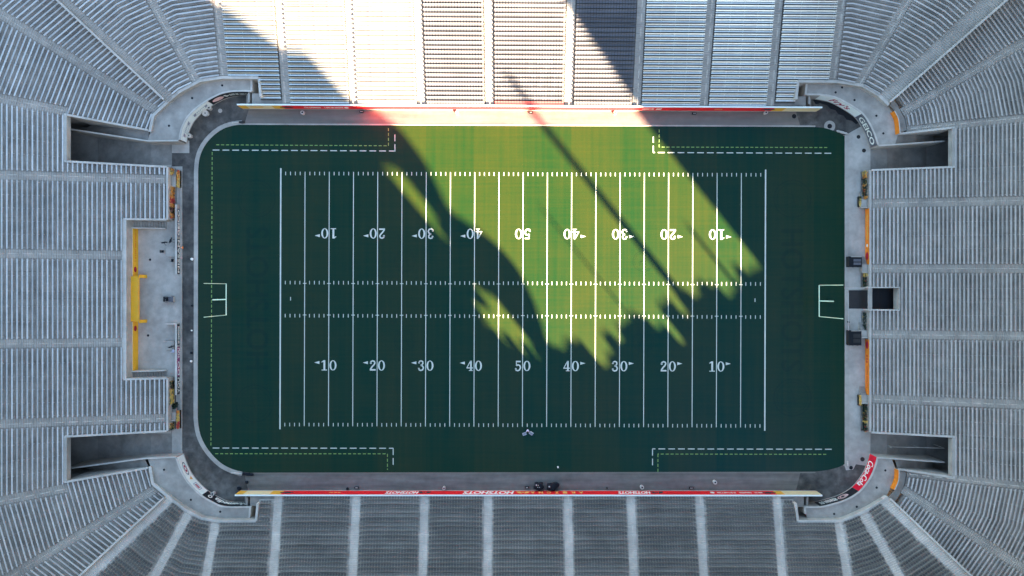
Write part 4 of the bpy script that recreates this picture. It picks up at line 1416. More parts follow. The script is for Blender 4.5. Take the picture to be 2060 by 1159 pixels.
# landings that close the gap behind them
for (pl, lab) in (([(1790, 212), (1800, 222), (1808, 238), (1812, 266), (1824, 262), (1820, 240), (1806, 212), (1797, 200)], 'small grey landing behind the orange banner at the top right'),
                  ([(1789, 1000), (1800, 988), (1808, 970), (1811, 945), (1823, 951), (1819, 976), (1806, 1002), (1797, 1012)], 'small grey landing behind the orange banner at the bottom right')):
    mb = MB(); mb.prism([P2(*p, 2.8) for p in pl], 2.4, 2.80)
    tag(mb.build('landing_slab', M['terrace']), lab, 'landing')

# ---- long red banner walls of the side stands
def long_wall(a_px, b_px, zt, label):
    a, b = P2(*a_px), P2(*b_px)
    ln = [a, b]
    r = empty('barrier_wall', (a.x, a.y, 0)); inv = (-a.x, -a.y, 0)
    mb = MB(); mb.wall(ln, 0, zt - .1, .20, side=1); mb.build('wall_body', M['wall'], r, inv)
    mb = MB(); mb.wall(offs(ln, -.04), zt - .099, zt, .27, side=1); mb.build('cap', M['banner_w'], r, inv)
    tag(r, label, 'wall', 'long banner walls')
    return r, inv, ln, curve_map(ln, .045)
# north: text runs left to right
r, inv, ln, mp = long_wall((489, 219.8), (1640, 225.4), 3.0, 'long red banner wall with yellow left end in front of the top stand')
L = length(ln)
def sx(px): return s_of(ln, P2(px, 222.5))
def pan(px0, px1, m, name='banner'): 
    a, b = sorted((sx(px0), sx(px1)))
    return panel(r, inv, ln, a + .004, b - .004, .55, 2.86, m, 0.0, .035, name)
pan(489, 505, 'banner_y'); pan(505, 556, 'banner_cr'); pan(556, 576, 'banner_y'); pan(576, 1548, 'banner_r'); pan(1548, 1570, 'banner_y'); pan(1570, 1640, 'banner_cr')
def mascot_mark(px, flip):
    mb = MB(); s = sx(px)
    for q in ([(-.9, 1.9), (.2, 1.1), (1.3, 2.3)], [(-.4, 1.2), (.9, 1.2), (.3, 2.5)], [(-1.2, 1.5), (1.5, 1.4), (1.5, 1.8), (-.6, 2.1)]):
        pts = [(s + flip * x, z) for x, z in q]
        if flip < 0: pts.reverse()
        quad_on(mb, mp, pts, 0, .003 * (1 + len(mb.f)))
    mb.build('emblem', M['txt_k'], r, inv)
mascot_mark(580, 1); mascot_mark(1541, -1)
def nbars(a, b, z0, z1, n, m, seed): bars_on('lettering', mp, *sorted((sx(a), sx(b))), z0, z1, n, M[m], r, seed).location = inv
nbars(617, 650, 1.25, 2.05, 10, 'txt_w', 21); nbars(657, 695, 1.25, 2.05, 11, 'txt_w', 22)
nbars(1288, 1312, 1.25, 2.05, 9, 'txt_w', 23); nbars(1316, 1327, 1.1, 2.2, 3, 'txt_w', 24)
nbars(1432, 1448, 1.4, 1.9, 6, 'txt_y', 25)
for px in (701,):
    mb = MB(); ring_on(mb, mp, sx(px), 1.6, .42, .5, 1); mb.build('emblem', M['txt_w'], r, inv)
nbars(511, 536, 1.3, 2.2, 8, 'banner_y', 26)
# south: text runs right to left
r, inv, ln, mp = long_wall((1640, 986.5), (485, 986), 3.0, 'long red banner wall with white team lettering in front of the bottom stand')
def sx(px): return s_of(ln, P2(px, 986.2))
pan(1640, 1568, 'banner_cr'); pan(1568, 1552, 'banner_y'); pan(1552, 574, 'banner_r'); pan(574, 552, 'banner_y'); pan(552, 500, 'banner_cr'); pan(500, 485, 'banner_y')
mascot_mark(1543, 1); mascot_mark(580, -1)
def stext(t, px0, px1, m, z0=.85, z1=2.45, sh=0.0, fat=.06):
    letter_mesh('lettering', t, mp, sx(px0), sx(px1), z0, z1, M[m], r, sh, fat).location = inv
stext('HOTSHOTS', 1033.5, 933, 'txt_w', .8, 2.55, .25, .09)
stext('HOTSHOTS', 844, 779, 'txt_w', .9, 2.4, .25, .06)
stext('HOTSHOTS', 1305, 1241, 'txt_w', .9, 2.4, .25, .06)
for i, ch in enumerate('ARIZONA'):
    x = 1171 - i * 16
    stext(ch, x, x - 7.5, 'txt_y', 1.0, 2.2, 0, .05)
nbars(1528, 1510, 1.3, 2.0, 5, 'txt_w', 31); nbars(1506, 1480, 1.3, 2.0, 8, 'txt_w', 32); nbars(1475, 1436, 1.3, 2.0, 12, 'txt_w', 33)
nbars(667, 690, 1.4, 1.9, 6, 'txt_y', 34)
mb = MB(); ring_on(mb, mp, sx(1428), 1.6, .42, .5, 1); mb.build('emblem', M['txt_w'], r, inv)
for px in (1052, 856, 1318):
    mb = MB()
    for q in ([(-1.3, 1.0), (-.5, 1.0), (-.2, 2.3), (-.9, 2.0)], [(1.3, 1.0), (.5, 1.0), (.2, 2.3), (.9, 2.0)], [(-.4, 1.2), (.4, 1.2), (0, 1.9)]):
        quad_on(mb, mp, [(sx(px) + x, z) for x, z in q], 0, .002 * (1 + len(mb.f)))
    mb.build('emblem', M['txt_y' if px == 1052 else 'txt_k'], r, inv)

# ---- front walls of the end stands
front_wall('stand_front_wall', WEST, TE['pl_hi'], TE['tl_lo'], 'low concrete wall in front of the upper left stand rows')
front_wall('stand_front_wall', WEST, TE['bl_hi'], TE['pl_lo'], 'low concrete wall in front of the lower left stand rows')
e_up, e_upz = front_wall('stand_front_wall', EAST, TE['tr_lo'], TE['pit_hi'], 'low concrete wall in front of the upper right stand rows', ztop=.2)
e_dn, e_dnz = front_wall('stand_front_wall', EAST, TE['pit_lo'], TE['br_hi'], 'low concrete wall in front of the lower right stand rows', ztop=.2)
def east_banner(ln, y0, y1, flip, label):
    x = ln[0].x - .14
    z1 = EAST.zt(0) + .1
    r = empty('wall_banner', (x, P2(0, y0, 1).y, 0)); 
    a, b = Vector((x, P2(0, y0, 1).y)), Vector((x, P2(0, y1, 1).y))
    inv = (-r.location.x, -r.location.y, 0)
    mb = MB(); mb.wall([a, b], .12, z1, .05, side=-1); mb.build('banner_sheet', M['banner_o'], r, inv)
    mp = curve_map([a, b], .06)
    L = (b - a).length
    mb = MB()
    f = .85 if not flip else .1
    ring_on(mb, mp, L * f, .85, .75, .5, 1)
    mb.build('emblem', M['txt_r'], r, inv)
    if flip:
        for k in range(3):
            bars_on('lettering', mp, L * .28 + k * .55, L * .28 + k * .55 + .4, .55, 1.15, 1, M['txt_r'], r, 40 + k).location = inv
        bars_on('lettering', mp, L * .48, L * .9, .7, 1.0, 14, M['fl_r'], r, 44).location = inv
    else:
        bars_on('lettering', mp, L * .1, L * .55, .7, 1.0, 14, M['fl_y'], r, 45).location = inv
        mb = MB(); ring_on(mb, mp, L * .66, .85, .3, .3, 1); mb.build('emblem', M['txt_w'], r, inv)
    tag(r, label, 'banner', 'orange wall banners')
east_banner(e_up, 420, 532, False, 'orange banner on the right stand wall above the player tunnel')
east_banner(e_dn, 683, 794, True, 'orange banner on the right stand wall below the player tunnel')

# ---- plaza on the left
r = empty('plaza', (P2(275, 600).x, P2(275, 600).y, 0)); inv = (-r.location.x, -r.location.y, 0)
tag(r, 'sunken concrete plaza with rear wall and side stairs in the left stand', 'plaza')
parapet(WEST, TE['pl_hi'], -.5, 8.6, .35, r, 'side_wall'); parapet(WEST, TE['pl_lo'], -.5, 8.6, .35, r, 'side_wall')
a, b = tpt(WEST, TE['pl_lo'], 8.45), tpt(WEST, TE['pl_hi'], 8.45)
zr = WEST.zt(9) + .25
mb = MB(); mb.wall([a, b], 0, zr - .08, .7); mb.build('rear_wall', M['wall'], r)
mb = MB(); mb.wall([a, b], zr - .079, zr, .76); mb.build('cap', M['cap'], r)
ZL = 1.7
xw = P2(278, 600, 0).x       # face of the yellow wall
mb = MB()
for (y0, y1) in ((443, 525), (546, 556), (647, 657), (678, 762)):
    mb.prism([Vector((a.x, P2(0, y0, ZL).y)), Vector((xw - .3, P2(0, y0, ZL).y)), Vector((xw - .3, P2(0, y1, ZL).y)), Vector((a.x, P2(0, y1, ZL).y))], 0, ZL)
mb.build('upper_landing', M['terrace'], r)
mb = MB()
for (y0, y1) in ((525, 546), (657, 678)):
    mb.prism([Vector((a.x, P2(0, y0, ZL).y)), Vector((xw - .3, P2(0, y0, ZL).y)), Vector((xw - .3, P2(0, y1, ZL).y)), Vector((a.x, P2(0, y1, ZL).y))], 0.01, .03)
mb.build('stairwell_floor', M['black'], r)  # black colour stands in for the darkness inside the two openings
for (y0, y1) in ((444, 459.5), (746, 760.5)):
    ya, yb = P2(0, y0, .8).y, P2(0, y1, .8).y
    x0, x1 = xw - .3, P2(334, 450, .3).x
    n = 13
    for i in range(n):
        xa, xb = x0 + (x1 - x0) * i / n, x0 + (x1 - x0) * (i + 1) / n
        zz = ZL * (1 - i / n)
        mb = MB(); mb.prism([Vector((xa, ya)), Vector((xb - .03, ya)), Vector((xb - .03, yb)), Vector((xa, yb))], 0, zz)
        mb.build('step', M['terrace'], r)
    yy = yb if y0 < 600 else ya
    mb = MB(); mb.wall([Vector((x0, yy)), Vector((x1, yy))], 0, [ZL + .5, .7], .2); mb.build('stair_wall', M['cap'], r)
for ch in r.children: ch.location = inv
mb = MB(); mb.prism([P2(245, 332), P2(364, 332), P2(364, 872), P2(245, 872)], -0.25, 0.006)
tag(mb.build('plaza_floor', M['plaza']), kind='structure')

for (y0, y1, f, lab) in ((457, 556, .86, 'yellow wall with orange lettering above the awning on the left plaza'), (647, 746, .14, 'yellow wall below the awning on the left plaza')):
    A2, B2 = Vector((xw, P2(0, y1, 1).y)), Vector((xw, P2(0, y0, 1).y))
    w = empty('yellow_wall', (A2.x, A2.y, 0)); iv = (-A2.x, -A2.y, 0)
    mb = MB(); mb.wall([A2, B2], 0, ZL + .12, .3, side=1); mb.build('wall_body', M['gold'], w, iv)
    mb = MB(); mb.wall([A2, B2], ZL + .121, ZL + .2, .36, side=1); mb.build('cap', M['banner_cr'], w, iv)
    mp = curve_map([A2, B2], .012); L = (B2 - A2).length
    mb = MB(); ring_on(mb, mp, L * (1 - f), 1.0, .55, .5, 1, n=7); mb.build('emblem', M['txt_r'], w, iv)
    if y0 < 500:
        bars_on('lettering', mp, L * .45, L * .95, .75, 1.15, 12, M['banner_o'], w, 51).location = iv
        for k in range(3): bars_on('lettering', mp, L * .3 + k * .5, L * .3 + k * .5 + .36, .7, 1.25, 1, M['banner_o'], w, 52 + k).location = iv
    tag(w, lab, 'wall', 'yellow plaza walls')
w = empty('yellow_awning', (P2(268, 600, 2.4).x, P2(0, 601, 2.4).y, 0)); iv = (-w.location.x, -w.location.y, 0)
ZA = 2.35
mb = MB()
ya, yb = P2(0, 556, ZA).y, P2(0, 647, ZA).y
xa, xb = P2(255.5, 0, ZA).x, P2(276.5, 0, ZA).x
n = 9
for i in range(n):
    y0, y1 = ya + (yb - ya) * i / n, ya + (yb - ya) * (i + 1) / n
    mb2 = MB(); mb2.prism([Vector((xa, y0)), Vector((xb, y0)), Vector((xb, y1 + .012)), Vector((xa, y1 + .012))], ZA - .1, ZA)
    mb2.build('roof_panel', M['gold'], w, iv)
mb = MB(); mb.prism([Vector((xb, ya)), Vector((xb + .22, ya)), Vector((xb + .22, yb)), Vector((xb, yb))], ZA - .35, ZA + .06); mb.build('fascia', M['banner_y'], w, iv)
for yy in (ya, yb):
    mb = MB()
    x0, x1 = xb + .22, P2(291, 0, .9).x
    s = -1 if yy == ya else 1
    mb.hexa([(x0, yy - .3, 0), (x1, yy - .3, 0), (x1, yy + .3, 0), (x0, yy + .3, 0), (x0, yy - .3, ZA - .1), (x1, yy - .3, .9), (x1, yy + .3, .9), (x0, yy + .3, ZA - .1)])
    mb.build('fin_wall', M['gold'], w, iv)
tag(w, 'flat yellow awning with two fins in the middle of the left plaza', 'awning')

# sign walls along the track
def sign_wall(y0, y1, signs, label, ret=None):
    zt = 1.1
    x = P2(356, 0, zt).x
    A2, B2 = Vector((x, P2(0, y1, zt).y)), Vector((x, P2(0, y0, zt).y))
    w = empty('sign_wall', (A2.x, A2.y, 0)); iv = (-A2.x, -A2.y, 0)
    mb = MB(); mb.wall([A2, B2], 0, zt - .05, .2, side=1); mb.build('wall_body', M['wall'], w, iv)
    mb = MB(); mb.wall([A2, B2], zt - .049, zt, .36, side=1); mb.build('cap', M['cap'], w, iv)
    if ret:
        q = P2(ret[0], ret[1], zt)
        mb = MB(); mb.wall([Vector((q.x, ret[2] if len(ret) > 2 else (B2.y if abs(ret[1] - y0) < 20 else A2.y))), (B2 if abs(ret[1] - y0) < 20 else A2)], 0, zt - .003, .25); mb.build('return_wall', M['cap'], w, iv)
    ln = [A2, B2]
    mp = curve_map(ln, .05)
    def sy(y): return s_of(ln, Vector((x, P2(0, y, zt * .5).y)))
    for (ya, yb, m, txt, tm) in signs:
        s0, s1 = sy(yb), sy(ya)
        panel(w, iv, ln, s0, s1, .05, 1.03, m, 0.0, .03)
        if txt == '#': bars_on('lettering', mp, s0 + .25, s1 - .25, .25, .85, 9, M[tm], w, 61).location = iv
        elif txt: letter_mesh('lettering', txt, mp, s0 + .25, s1 - .25, .22, .88, M[tm], w, 0, .035).location = iv
    tag(w, label, 'sign', 'advertising walls along the left track')
sign_wall(411, 552, [(481, 551, 'banner_k', 'NISSAN', 'txt_w'), (420, 476, 'banner_g', 'GEICO', 'txt_w')], 'low wall with black and grey adverts above the plaza centre')
sign_wall(652, 795, [(770, 793, 'banner_k', 'YOU', 'txt_w'), (745, 769.8, 'banner_p', 'DO', 'txt_w'), (697.5, 744.8, 'banner_p', 'YOU', 'txt_w'), (655, 697, 'banner_k', '#', 'txt_w')][0:0] +
          [(653.5, 694, 'banner_k', '#', 'txt_w'), (698, 724, 'banner_p', 'YOU', 'txt_w'), (724.3, 757, 'banner_p', 'DO', 'txt_w'), (757.3, 793, 'banner_k', 'YOU', 'txt_w')],
          'low wall with purple and black advert below the plaza centre', (332, 652))
mb = MB(); mb.wall([P2(364.5, 905), P2(364.5, 342)], 0, .16, .42)
tag(mb.build('track_kerb', M['wall']), kind='structure')

# ------------------------------------------------------------------ goal posts
def goal_post(x, y0, y1, xb, label):
    za, zt = 3.05, 12.2
    a, b = P(x, y0, za), P(x, y1, za)
    mid = (a + b) / 2
    base = P(xb, (y0 + y1) / 2 + .5, 0)
    r = empty('goal_post', (base.x, base.y, 0.03)); inv = -r.location
    mb = MB(); mb.tube([a, b], .085, 10); mb.build('crossbar', M['post'], r, inv)
    for p in (a, b):
        mb = MB(); mb.tube([p, (p.x, p.y, zt)], .06, 8); mb.build('upright', M['post'], r, inv)
    mb = MB()
    d = Vector((mid.x - base.x, mid.y - base.y, 0))
    mb.tube([base, base + Vector((0, 0, 1.9)), base + d * .12 + Vector((0, 0, 2.6)), base + d * .4 + Vector((0, 0, 3.0)), mid], [.12, .12, .12, .11, .1], 10)
    mb.build('gooseneck', M['post'], r, inv)
    mb = MB(); mb.lathe((base.x, base.y, .03), [(.28, 0), (.28, 1.5), (.24, 1.62)], 14); mb.build('post_pad', M['turf'], r, inv)
    tag(r, label, 'goal post', 'goal posts')
goal_post(455, 571, 634, 437, 'pale slingshot goal post at the left end of the field')
goal_post(1648, 574, 637, 1667, 'pale slingshot goal post at the right end of the field')

# ------------------------------------------------------------------ flower beds
def flower_bed(px, z, label, mix, n, seed, h=.35):
    """px: two opposite corners; mix: weights for orange, red, yellow, leaf."""
    rn = random.Random(seed)
    (x0, y0), (x1, y1) = px
    a, b = P2(x0, y0, z), P2(x1, y1, z)
    xa, xb = sorted((a.x, b.x)); ya, yb = sorted((a.y, b.y))
    c = Vector(((xa + xb) / 2, (ya + yb) / 2))
    r = empty('flower_bed', (c.x, c.y, 0)); inv = (-c.x, -c.y, 0)
    mb = MB()
    mb.wall([Vector((xa, ya)), Vector((xb, ya)), Vector((xb, yb)), Vector((xa, yb)), Vector((xa, ya))], 0, z, .12, side=1)
    mb.build('planter_edge', M['wall'], r, inv)
    mb = MB(); mb.prism([(xa, ya), (xb, ya), (xb, yb), (xa, yb)], 0, z - .05); mb.build('soil', M['soil'], r, inv)
    names = ['orange_blossoms', 'red_blossoms', 'yellow_blossoms', 'foliage']
    mats = ['fl_o', 'fl_r', 'fl_y', 'leaf']
    bs = [MB() for _ in names]
    cl = [(rn.uniform(xa, xb), rn.uniform(ya, yb), rn.choices(range(4), mix)[0]) for _ in range(max(3, int((yb - ya) * 1.6)))]
    for i in range(n):
        x, y = rn.uniform(xa + .05, xb - .05), rn.uniform(ya + .05, yb - .05)
        k = min(cl, key=lambda q: (q[0] - x) ** 2 * 2 + (q[1] - y) ** 2)[2]
        if rn.random() < .25: k = rn.choices(range(4), mix)[0]
        s = rn.uniform(.06, .13); hz = z + rn.uniform(0, h)
        t = rn.uniform(0, 6.28)
        for j in range(3):
            tt = t + j * 2.1
            dx, dy = math.cos(tt) * s, math.sin(tt) * s
            bs[k].face([(x, y, hz + s * .3), (x + dx - dy * .5, y + dy + dx * .5, hz - s * .2), (x + dx * 1.5, y + dy * 1.5, hz), (x + dx + dy * .5, y + dy - dx * .5, hz - s * .2)])
    for q, nm, m in zip(bs, names, mats):
        if q.f: tag(q.build(nm, M[m], r, inv), kind='stuff')
    tag(r, label, 'flower bed', 'flower beds along the end stands')
flower_bed(((346.5, 376), (353, 440)), .35, 'long bed of orange and red flowers below the upper left landing', (5, 3, 2, 2), 520, 1, 1.5)
flower_bed(((346.5, 339), (352, 354)), .35, 'short bed of mixed flowers by the top left tunnel mouth', (3, 2, 1, 3), 120, 2, 1.4)
flower_bed(((356.5, 343), (362, 377)), .75, 'narrow yellow and red flower box in front of the upper left landing', (4, 2, 4, 0), 300, 3)
flower_bed(((346.5, 765), (352, 812)), .35, 'long dark bed with yellow flowers below the left plaza', (1, 1, 3, 5), 420, 4, 1.5)
flower_bed(((356, 826), (361.5, 862)), .75, 'narrow orange flower box in front of the lower left landing', (5, 2, 3, 0), 300, 5)
flower_bed(((346.5, 849), (351.5, 864)), .35, 'short dark flower bed by the bottom left tunnel mouth', (1, 1, 1, 4), 140, 6, 1.4)
flower_bed(((1733.5, 345), (1739.3, 402)), .30, 'dark bed with few orange flowers by the top right tunnel mouth', (2, 1, 1, 8), 420, 7, 1.3)
flower_bed(((1733.5, 550), (1739.3, 577)), .30, 'small dark bed above the player tunnel', (0, 1, 1, 9), 160, 8, 1.3)
flower_bed(((1735, 627), (1739.3, 664)), .30, 'sparse dark bed below the player tunnel', (0, 0, 1, 9), 120, 9, 0.9)
flower_bed(((1733.5, 812), (1739.3, 867)), .30, 'dark bed with few yellow flowers by the bottom right tunnel mouth', (1, 1, 2, 8), 420, 10, 1.3)
flower_bed(((1728, 395), (1731.5, 416)), .60, 'yellow flower box before the upper right stair landing', (0, 0, 5, 1), 150, 11)
flower_bed(((1728, 795), (1731.5, 816)), .60, 'yellow and red flower box before the lower right stair landing', (0, 2, 5, 1), 150, 12)

def bush(px, py, rad, label, seed):
    rn = random.Random(seed)
    q = P2(px, py, .5)
    r = empty('shrub', (q.x, q.y, 0))
    mb = MB()
    for i in range(420):
        th, ph = rn.uniform(0, 6.28), math.acos(rn.uniform(-.2, 1))
        rr = rad * (.55 + .45 * rn.random()) * (1 + .15 * math.sin(th * 3))
        p = Vector((math.cos(th) * math.sin(ph) * rr, math.sin(th) * math.sin(ph) * rr, .35 + math.cos(ph) * rr))
        u = Vector((rn.uniform(-1, 1), rn.uniform(-1, 1), rn.uniform(-1, 1))).normalized() * .11
        w = u.cross(Vector((rn.uniform(-1, 1), rn.uniform(-1, 1), 1))).normalized() * .05
        mb.face([p - u, p + w, p + u, p - w])
    tag(mb.build('foliage', M['leaf'], r), kind='stuff')
    mb = MB(); mb.tube([(0, 0, 0), (.02, .01, .5)], [.05, .03], 6); mb.build('stem', M['soil'], r)
    tag(r, label, 'shrub')
bush(351, 817, .62, 'round dark shrub beside the lower left stair landing', 5)

# ------------------------------------------------------------------ stair landings at the feet of the end-stand aisles
def landing(st, nm, xpx, y0, y1, z, label, rail=False):
    xin = P2(xpx, 0, z).x
    row = offs(st.base, (0 - st.k0) * st.t - .74 * st.t)
    xo = [p for p in row][len(row) // 2].x
    ya, yb = P2(0, y0, z).y, P2(0, y1, z).y
    s = 1 if xo > xin else -1
    xo -= s * .19
    r = empty('stair_landing', ((xin + xo) / 2, (ya + yb) / 2, 0)); inv = (-r.location.x, -r.location.y, 0)
    mb = MB(); mb.prism([Vector((xin, ya)), Vector((xo, ya)), Vector((xo, yb)), Vector((xin, yb))], 0, z); mb.build('slab', M['step'], r, inv)
    mb = MB()
    mb.wall([Vector((xo, yb)), Vector((xin, yb))], z, z + .35, .12); mb.build('side_curb', M['cap'], r, inv)
    n = 5
    for i in range(n):          # steps down beside the wall
        xa = xin + s * .05; xb = xin + s * 1.0
        y = ya + (i + .5) * .3
        mb = MB(); mb.box(((xa + xb) / 2, y, z * (1 - (i + 1) / (n + 1)) / 2), (.9, .29, z * (1 - (i + 1) / (n + 1)))); mb.build('step', M['terrace'], r, inv)
    tag(r, label, 'landing', 'stair landings')
landing(WEST, 'w5', 353.5, 355, 375, 1.0, 'square concrete landing at the upper left stair foot')
landing(WEST, 'w2', 353.5, 830, 846, 1.0, 'square concrete landing at the lower left stair foot')
landing(EAST, 'e2', 1732, 401, 418, .9, 'concrete landing at the right stand stair foot above the upper orange banner')
landing(EAST, 'e3', 1734, 532, 548, .9, 'concrete landing at the right stand stair foot beside the upper black speaker')
landing(EAST, 'e4', 1731, 665, 679, .9, 'concrete landing at the right stand stair foot beside the lower black speaker')
landing(EAST, 'e5', 1733, 795, 811, .9, 'concrete landing at the right stand stair foot below the lower orange banner')

# ------------------------------------------------------------------ player tunnel on the right
r = empty('player_tunnel', (P2(1755, 601).x, P2(1755, 601).y, 0)); inv = (-r.location.x, -r.location.y, 0)
tag(r, 'dark player tunnel pit with black mat and pale rails in the right stand', 'tunnel')
zr_ = EAST.zt(7)
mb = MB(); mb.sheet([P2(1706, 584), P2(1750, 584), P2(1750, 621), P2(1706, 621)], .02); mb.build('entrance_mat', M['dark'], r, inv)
mb = MB(); mb.sheet([P2(1749.5, 580), P2(1830, 580), P2(1830, 624), P2(1749.5, 624)], .03); mb.build('pit_floor', M['black'], r, inv)  # floor painted black to give the pit its deep shade
x_in = P2(1748, 0, 2.2).x; x_out = tpt(EAST, TE['pit_hi'], 6.5).x
yt, yb_ = tpt(EAST, TE['pit_hi'], 3).y, tpt(EAST, TE['pit_lo'], 3).y
mb = MB(); mb.wall([Vector((x_in, yt)), Vector((x_out, yt))], 0, [1.9, zr_ + .3], .22); mb.build('side_wall', M['cap'], r, inv)
mb = MB(); mb.wall([Vector((x_in, yb_)), Vector((x_out, yb_))], 0, [1.9, zr_ + .3], .22); mb.build('side_wall', M['cap'], r, inv)
mb = MB(); mb.wall([Vector((x_out, yt)), Vector((x_out, yb_))], .9, zr_ + .3, .22); mb.build('rear_wall', M['wall'], r, inv)
mb = MB(); mb.prism([Vector((x_in, yt - .11)), Vector((x_in + .75, yt - .11)), Vector((x_in + .75, yb_ + .11)), Vector((x_in, yb_ + .11))], 1.75, 1.95); mb.build('cross_beam', M['wall'], r, inv)
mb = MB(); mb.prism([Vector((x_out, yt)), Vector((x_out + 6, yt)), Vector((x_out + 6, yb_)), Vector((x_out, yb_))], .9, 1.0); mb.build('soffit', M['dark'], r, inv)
for (p, q) in (((1703, 579.5), (1748, 580)), ((1729, 622), (1748, 622.5)), ((1707, 589), (1707, 690))):
    A3, B3 = P(*p, .9), P(*q, .9)
    mb = MB(); mb.tube([A3, B3], .06, 6); mb.tube([(A3.x, A3.y, 0), A3], .05, 6); mb.tube([(B3.x, B3.y, 0), B3], .05, 6)
    mb.build('guard_rail', M['alu'], r, inv)

# ------------------------------------------------------------------ loudspeakers
def speaker(x0, y0, x1, y1, h, label, seed):
    a, b = P2(x0, y0, h), P2(x1, y1, h)
    c = (a + b) / 2
    w, d = abs(a.x - b.x), abs(a.y - b.y)
    r = empty('loudspeaker', (c.x, c.y, 0))
    mb = MB(); mb.box((0, 0, h / 2), (w, d, h)); mb.build('cabinet', M['black'], r)
    mb = MB(); mb.box((-w / 2 - .03, 0, h / 2), (.06, d * .92, h * .9)); mb.build('grille', M['grille'], r)
    mb = MB(); mb.box((w * .05, d / 2 - .06, h + .03), (w * .85, .1, .06)); mb.build('top_trim', M['alu_d'], r)
    mb = MB()
    for k in range(2): mb.box((w * .12, -d * .2 + k * d * .33, h + .02), (w * .6, d * .24, .05))
    mb.build('top_panel', M['dark'] if seed else M['banner_g'], r)
    for sx_ in (-1, 1):
        mb = MB(); mb.tube([(w * .2 * sx_, -d / 2 - .05, h * .7), (w * .2 * sx_ + .25, -d / 2 - .05, h * .7)], .03, 6); mb.build('handle', M['dark'], r)
    tag(r, label, 'speaker', 'loudspeakers on the right apron')
speaker(1709, 516, 1734, 537, 1.3, 'black loudspeaker with pale top panel above the player tunnel', 0)
speaker(1709, 665, 1733, 695, 1.3, 'larger black loudspeaker below the player tunnel', 1)

# ------------------------------------------------------------------ barrels, drums, manholes and small gear
def barrel(px, py, rad, label, hole=.5, h=.85):
    q = P2(px, py, h)
    r = empty('trash_barrel', (q.x, q.y, 0))
    mb = MB(); mb.lathe((0, 0, 0), [(rad * .88, 0), (rad * .95, h * .5), (rad, h), (rad * hole, h), (rad * hole * .96, h - .04)], 16); mb.build('drum', M['alu_d'], r)
    mb = MB(); mb.lathe((0, 0, 0), [(rad * hole * .95, h - .05), (rad * hole * .95, h - .02)], 16); mb.build('liner', M['black'], r)
    tag(r, label, 'barrel', 'trash barrels')
barrel(608, 226, .36, 'grey barrel by the left end of the top banner wall')
barrel(919, 226, .30, 'sunlit white rimmed barrel by the top wall left of the centre')
barrel(1238, 226, .30, 'sunlit white rimmed barrel by the top wall right of the centre')
barrel(1541.5, 226, .34, 'grey barrel under the dark mark on the top banner wall')
barrel(893, 983, .30, 'grey ringed barrel by the bottom wall left of the white lettering')
barrel(1292, 981, .36, 'pale ringed barrel by the small right lettering of the bottom wall')
barrel(1439, 971, .36, 'pale ringed barrel standing clear of the bottom wall')
barrel(379.5, 272.5, .42, 'grey barrel at the foot of the white top left banner', .3)
barrel(412.5, 227.5, .58, 'large pale drum with small hole at the top left corner', .22, .7)
barrel(420, 216.5, .40, 'grey barrel tucked against the black top left banner', .4)
barrel(427, 994, .36, 'pale ringed barrel at the bottom left corner banner', .45)
def cover(px, py, r1, m1, label, r0=None, m0=None):
    q = P2(px, py, 0)
    r = empty('manhole_cover', (q.x, q.y, .012))
    if r0:
        mb = MB(); mb.lathe((0, 0, 0), [(r0, 0), (r0, .012), (r1, .012)], 24); mb.build('collar', M[m0], r)
    mb = MB(); mb.lathe((0, 0, 0.0), [(r1, .002), (r1 * .98, .02), (r1 * .8, .018)], 20); mb.build('lid', M[m1], r)
    tag(r, label, 'manhole', 'manhole covers')
cover(1669, 254, .46, 'black', 'black manhole in a wide pale ring at the top right corner', 1.05, 'wall')
cover(1727, 275.5, .36, 'dark', 'dark manhole cover on pale paving by the top right banner')
cover(1738, 303, .38, 'dark', 'dark manhole cover at the top right tunnel mouth')
cover(1597.5, 234, .42, 'black', 'black manhole cover below the cream end of the top wall')
cover(1735, 924, .42, 'dark', 'dark manhole cover beside the crimson banner')
cover(1712, 941, .36, 'black', 'black manhole cover at the bottom right end of the right kerb')
cover(443, 223, .40, 'plaza', 'pale round cover on the top left asphalt')
def floor_box(px, py, label):
    q = P2(px, py, .3)
    r = empty('cable_box', (q.x, q.y, 0))
    mb = MB(); mb.box((0, 0, .15), (.75, .34, .3)); mb.build('case', M['black'], r)
    for k in (-1, 1):
        mb = MB(); mb.box((k * .12, 0, .31), (.13, .13, .03)); mb.build('socket', M['txt_w'], r)
    tag(r, label, 'cable box', 'cable boxes along the side walls')
floor_box(727, 224.5, 'small black cable box by the red part of the top wall left')
floor_box(1068, 226, 'small black cable box in sun at the foot of the top wall centre')
floor_box(1397, 228, 'small black cable box by the top wall right of the sun')
floor_box(717, 981.5, 'small black cable box by the bottom wall left of the lettering')
floor_box(1060, 981, 'small black cable box beside the black carts')
floor_box(1391, 982, 'small black cable box by the bottom wall near the round logo')

